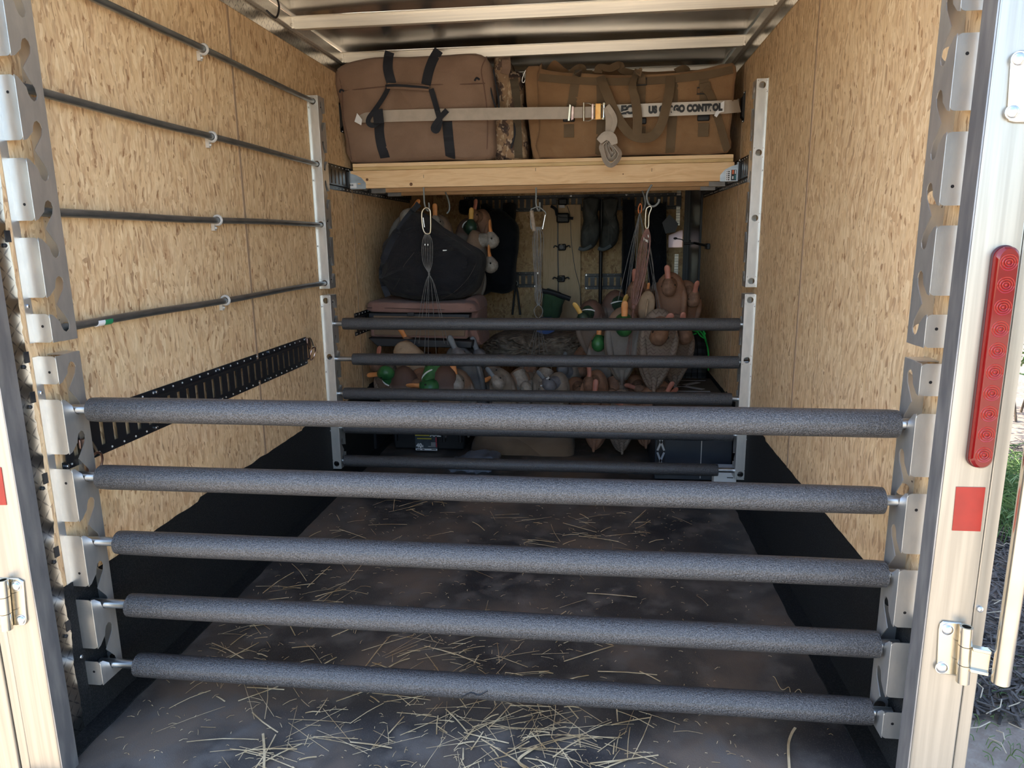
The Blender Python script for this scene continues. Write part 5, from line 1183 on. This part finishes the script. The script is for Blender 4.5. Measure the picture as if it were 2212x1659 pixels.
# ------------------------------------------------------------ rear posts: lights, reflectors, hinges, lock bar
YP = 1.304
tl = thing('tail_light', 'long upright red light with round segments on the right rear post', 'light', at(2140, 770, Y=YP))
c0, c1_ = at(2163, 556, Y=YP), at(2116, 985, Y=YP); cxm = (c0.x+c1_.x)/2
def capsule(bm, w_, z0, z1, y0, y1, n=20):
    o_ = [(w_*math.cos(math.pi*i/n), z1+w_*math.sin(math.pi*i/n)) for i in range(n+1)]+[(-w_*math.cos(math.pi*i/n), z0-w_*math.sin(math.pi*i/n)) for i in range(n+1)]
    rings(bm, [[V((cxm+x, y0, z)) for x, z in o_], [V((cxm+x, (y0*.35+y1*.65), z)) for x, z in o_], [V((cxm+x*.80, y1, z+(-.2*w_ if z > (z0+z1)/2 else .2*w_))) for x, z in o_]])
zt_, zb_ = c0.z, c1_.z
bm = nb(); capsule(bm, .0205, zb_, zt_, YP-.0003, YP-.006); obj('gasket', bm, mat('dark_red_base', (.05, .004, .006), rough=.4), tl)
lens = mat('red_lens', (.17, .003, .003), rough=.07)
bm = nb(); capsule(bm, .0185, zb_, zt_, YP-.005, YP-.019); obj('lens', bm, lens, tl)
LEDM = mat('red_segment', (.30, .006, .004), rough=.1)
for k in range(10):
    z = zt_-.008-(zt_-zb_-.016)*k/9; bm = nb()
    for r_ in (.0135, .0095, .0055): tube(bm, [V((cxm+r_*math.cos(2*math.pi*i/20), YP-.0185-(.0135-r_)*.15, z+r_*math.sin(2*math.pi*i/20))) for i in range(20)], .0012, 5, True)
    ell(bm, (cxm, YP-.0185, z), (.003, .002, .003), n=8, m=5); obj('segment', bm, LEDM, tl)
def quadpl(name, label, cat_, pts, m, Y=YP, d=.0012, grp=None):
    bm = nb(); prism(bm, px(pts, Y-d), (0, Y-d-.0002, 0), (1, 0, 0), (0, 0, 1), (0, d, 0)); o = obj(name, bm, m, None, smooth=False); return tag(o, label, cat_, grp)
quadpl('reflector', 'red rectangular reflector sticker on the right rear post', 'reflector', [(2066, 1052), (2129, 1053), (2118, 1148), (2057, 1146)], RED, grp='red reflector stickers')
quadpl('reflector', 'red reflector sticker cut off by the left edge, on the left rear post', 'reflector', [(-40, 1006), (2, 1010), (14, 1091), (-30, 1091)], RED, grp='red reflector stickers')
def bolt(p, Y, t, r=.0105):
    bm = nb(); c = at(*p, Y=Y); cyl(bm, c, c-V((0, .0015, 0)), r*1.15, n=18); ell(bm, c-V((0, .001, 0)), (r, .006, r), n=16, m=8); obj('bolt', bm, STEEL, t)
def hinge(pl, bolts, kn, label, arm=None):
    t = thing('hinged_bracket', label, 'hinge', at(*pl[0], Y=YP))
    bm = nb(); P = cat([V((p[0], p[1], 0)) for p in pl], 1, True); prism(bm, px(pl, YP-.004), (0, YP-.0045, 0), (1, 0, 0), (0, 0, 1), (0, .0042, 0)); obj('hinge_plate', bm, ZINC, t, bevel=.002)
    for b_ in bolts: bolt(b_, YP-.0045, t)
    if kn:
        for i in range(3):
            A = at(*kn[0], Y=YP-.016).lerp(at(*kn[1], Y=YP-.016), i/3+.006); B = at(*kn[0], Y=YP-.016).lerp(at(*kn[1], Y=YP-.016), (i+1)/3-.006)
            bm = nb(); n = 18
            rings(bm, [[c_+V((r_*math.cos(2*math.pi*k/n), r_*math.sin(2*math.pi*k/n), 0)) for k in range(n)] for c_, r_ in ((A, .0075), (A, .0115), (B, .0115), (B, .0075))], True, False); obj('knuckle', bm, ZINC, t)
    return t
hg = hinge([(2038, 1342), (2076, 1346), (2086, 1352), (2078, 1468), (2062, 1459), (2030, 1456), (2023, 1450), (2024, 1436), (2028, 1360), (2031, 1348)], [(2046, 1360), (2034, 1442)], ((2088, 1353), (2079, 1474)), 'zinc hinge with two bolts low on the right rear post')
hinge([(2225, 108), (2205, 108), (2190, 114), (2184, 130), (2176, 250), (2180, 262), (2192, 265), (2225, 266)], [(2200, 128), (2187, 242)], None, 'zinc hinge high on the right rear post, cut by the picture edge')
hinge([(-20, 1250), (38, 1250), (50, 1256), (58, 1340), (54, 1350), (44, 1352), (20, 1352), (-20, 1352)], [(35, 1266), (46, 1339)], ((6, 1252), (16, 1360)), 'zinc hinge low on the left rear post, cut by the picture edge')
lk = thing('lock_bar', 'shiny zinc lock pipe standing just right of the right rear post', 'lock bar', at(2165, 1475, Y=1.25))
A = at(2161, 1474, Y=1.25); xb = A.x
bm = nb(); n = 24; r_ = .0150
rings(bm, [[V((xb+q_*math.cos(2*math.pi*k/n), 1.25+q_*math.sin(2*math.pi*k/n), z)) for k in range(n)] for q_, z in ((.012, A.z), (r_, A.z), (r_, 2.1), (.012, 2.1))], True, False); obj('pipe', bm, ZINC, lk)
z0, z1 = at(2095, 1395, Y=YP-.016), at(2095, 1441, Y=YP-.016); bm = nb()
for z, h in ((z0.z, .007), (z1.z, .007)): prism(bm, [(0, 0), (xb-.012-z0.x, -.0), (xb-.012-z0.x, -h), (0, -h)], (z0.x, YP-.028, z+.003), (1, -.35, 0), (0, 0, 1), (0, .014, 0))
prism(bm, [(0, z0.z), (xb-.01-z0.x, z0.z), (xb-.01-z0.x, z1.z), (0, z1.z)], (z0.x, YP-.022, 0), (1, -.35, 0), (0, 0, 1), (0, .004, 0)); obj('hinge_arm', bm, ZINC, lk, bevel=.001)
for p, lb in (((2117, 1316), 'single rivet on the right rear post above the hinge'),):
    bm = nb(); c = at(*p, Y=YP); ell(bm, c-V((0, .001, 0)), (.006, .004, .006), n=14, m=8); tag(obj('rivet', bm, STEEL, None), lb, 'rivet')

# black wire coming out of the ceiling rail at the left
bm = nb(); tube(bm, cat([V((-.992, 2.86, 2.125)), V((-.96, 2.87, 2.10)), V((-.93, 2.84, 2.13)), V((-.925, 2.80, 2.165))], 6), .004, 8); tag(obj('wire', bm, BLK, None), 'short black wire coming out of the ceiling edge at the upper left', 'wire')

# ------------------------------------------------------------ straw on the floor
rs_ = random.Random(11); bm = nb(); fc = nb()
cl = [((1080, 1430), .20, 90), ((700, 1190), .20, 45), ((1160, 1610), .12, 90), ((620, 1500), .16, 80), ((1000, 1550), .16, 60), ((1180, 1180), .2, 45), ((640, 1290), .13, 40), ((1050, 1640), .2, 80), ((460, 1400), .15, 35), ((820, 1400), .25, 55), ((1330, 1140), .22, 25), ((560, 1640), .07, 30), ((900, 1100), .3, 30)]
spots = []
for (p, s_, k_) in cl:
    c = at(*p, Z=0)
    for _ in range(k_): spots.append((c.x+rs_.gauss(0, s_), c.y+rs_.gauss(0, s_*.7), rs_.choice([.02, .04, .07, .11, .17])))
for _ in range(900): spots.append((rs_.uniform(-.93, .7), 1.37+2.2*rs_.random()**1.3, rs_.choice([.006, .008, .012, .02])))
for _ in range(120): spots.append((rs_.uniform(.3, .93), 1.37+2.0*rs_.random(), rs_.choice([.006, .010])))
for x, y, L_ in spots:
    if abs(x) > .93 or y < 1.37 or y > 3.45: continue
    a_ = rs_.gauss(.25, .9); bend = rs_.gauss(0, .35); w_ = rs_.choice([.0006, .0008, .0012, .0018]) if L_ > .03 else .0007
    d = V((math.cos(a_), math.sin(a_), 0)); e_ = V((-d.y, d.x, 0)); z = .0025+rs_.random()*.006*(L_ > .03)
    P = [V((x, y, z)), V((x, y, z))+d*L_*.5+e_*L_*bend*.2+V((0, 0, rs_.random()*.004)), V((x, y, z))+d*L_+e_*L_*bend*.5]
    if any(abs(p_.x) > .935 for p_ in P): continue
    if L_ > .03: P = cat(P, 2)
    sweep(bm, P, w_*1.6, w_*.6, (0, 0, 1))
tag(obj('straw', bm, STRAW, None, smooth=False), 'scattered bits of straw and hay lying on the dark rubber floor', 'straw', kind='stuff')
tw = thing('twine', 'short curly pale thread on the floor mat at the right', 'thread', at(1700, 1490, Z=0))
bm = nb(); tube(bm, cat([at(*p, Z=.003) for p in ((1669, 1461), (1674, 1464), (1684, 1484), (1692, 1490), (1704, 1484), (1708, 1497), (1714, 1499), (1722, 1490), (1728, 1490), (1732, 1498))], 5), .0009, 5); obj('thread', bm, STRAW, tw)
bm = nb(); c = at(1036, 1325, Z=.003); box(bm, c, (.018, .014, .002), Euler((0, 0, .3)).to_matrix()); tag(obj('paper_scrap', bm, WHITE, None, smooth=False), 'tiny white scrap with dark print on the floor mat', 'paper')
for pts, lb in (([(1705, 1659), (1703, 1610), (1710, 1585), (1718, 1572)], 'bent straw stalk lying alone at the lower right of the floor'), ([(570, 1659), (571, 1620), (568, 1585)], 'thick upright-looking straw stalk near the lower left edge of the floor'), ([(1135, 1659), (1120, 1640), (1160, 1612)], 'yellow folded straw stalk at the bottom middle of the floor')):
    bm = nb(); sweep(bm, cat([at(*p, Z=.008) for p in pts], 4), .006, .002, (0, 0, 1)); tag(obj('straw_stalk', bm, STRAW, None, smooth=False), lb, 'straw', 'single straw stalks')

# ------------------------------------------------------------ outside at the right: mulch, grass, shrub
bm = nb(); MUL = mat('dark_mulch', (.035, .028, .024), (.10, .08, .065), sc=8, rough=.9)
for _ in range(3800):
    y = rs_.uniform(2.5, 6.2); x = .304+.585*y+rs_.uniform(-.25, .35); L_ = rs_.uniform(.03, .12); a_ = rs_.uniform(0, math.pi)
    d = V((math.cos(a_), math.sin(a_), rs_.uniform(-.35, .35))); p = V((x, y, -.545+rs_.random()*.05))
    sweep(bm, [p-d*L_/2, p+d*L_/2+V((0, 0, rs_.uniform(-.01, .01)))], rs_.uniform(.004, .012), .003, (0, 0, 1))
tag(obj('bark_mulch', bm, MUL, None, smooth=False), 'dark shredded bark mulch on the ground right of the trailer', 'mulch', kind='stuff')
bm = nb(); TWG = mat('pale_twigs', (.42, .34, .24), rough=.8)
for _ in range(160):
    y = rs_.uniform(2.2, 6.0); x = .304+.585*y+rs_.uniform(-.25, .35); L_ = rs_.uniform(.04, .16); a_ = rs_.uniform(0, math.pi)
    P = [V((x, y, -.50)), V((x+L_*.5*math.cos(a_), y+L_*.5*math.sin(a_), -.49)), V((x+L_*math.cos(a_+.3), y+L_*math.sin(a_+.3), -.50))]; tube(bm, P, .002, 5)
tag(obj('twigs', bm, TWG, None, smooth=False), 'pale dry stalks scattered over the mulch and soil', 'twigs', kind='stuff')
bm = nb(); GRS = mat('grass_blades', (.05, .10, .025), (.12, .20, .05), sc=6, rough=.7)
for cx_, cy_, k_, h_ in ((1.80, 2.45, 60, .05), (1.98, 2.75, 50, .05), (2.72, 4.35, 220, .30), (2.9, 4.7, 260, .34), (3.1, 5.1, 200, .34)):
    for _ in range(k_):
        p = V((cx_+rs_.gauss(0, .10), cy_+rs_.gauss(0, .14), -.55)); a_ = rs_.uniform(0, 6.28); l_ = h_*rs_.uniform(.5, 1.2)
        sweep(bm, cat([p, p+V((math.cos(a_)*l_*.25, math.sin(a_)*l_*.25, l_*.7)), p+V((math.cos(a_)*l_*.8, math.sin(a_)*l_*.8, l_*.75))], 3), .006 if h_ > .1 else .003, .0008, (math.cos(a_+1.57), math.sin(a_+1.57), .2))
tag(obj('grass', bm, GRS, None, smooth=False), 'tufts of green grass growing at the edge of the mulch', 'grass', kind='stuff')
sb = thing('shrub', 'leafy green shrub beyond the mulch at the right picture edge', 'shrub', (4.6, 7.2, -.55))
bm = nb(); LFM = mat('shrub_leaves', (.04, .10, .02), (.10, .20, .05), sc=3, rough=.35)
for _ in range(2600):
    p = V((4.5+rs_.gauss(0, .7), 7.2+rs_.gauss(0, .5), rs_.uniform(-.1, 1.9))); a_, b_ = rs_.uniform(0, 6.28), rs_.uniform(-.6, .6); L_ = rs_.uniform(.05, .11)
    d = V((math.cos(a_)*math.cos(b_), math.sin(a_)*math.cos(b_), math.sin(b_))); s_ = d.cross(V((rs_.gauss(0, .4), rs_.gauss(0, .4), 1))).normalized(); nn = s_.cross(d)*.12*L_
    vs_ = [bm.verts.new(q_) for q_ in (p, p+d*L_*.4+s_*L_*.3+nn, p+d*L_, p+d*L_*.4-s_*L_*.3+nn)]; bm.faces.new((vs_[0], vs_[1], vs_[2])); bm.faces.new((vs_[0], vs_[2], vs_[3]))
f_ = obj('foliage', bm, LFM, sb, smooth=False); f_['kind'] = 'stuff'
bm = nb()
for _ in range(14):
    p = V((4.5+rs_.gauss(0, .35), 7.2+rs_.gauss(0, .3), -.55)); tube(bm, cat([p, p+V((rs_.gauss(0, .2), rs_.gauss(0, .2), 1.0)), p+V((rs_.gauss(0, .5), rs_.gauss(0, .4), 1.9))], 4), .012, 6)
f_ = obj('stems', bm, mat('shrub_stem', (.10, .07, .045), rough=.8), sb); f_['kind'] = 'stuff'
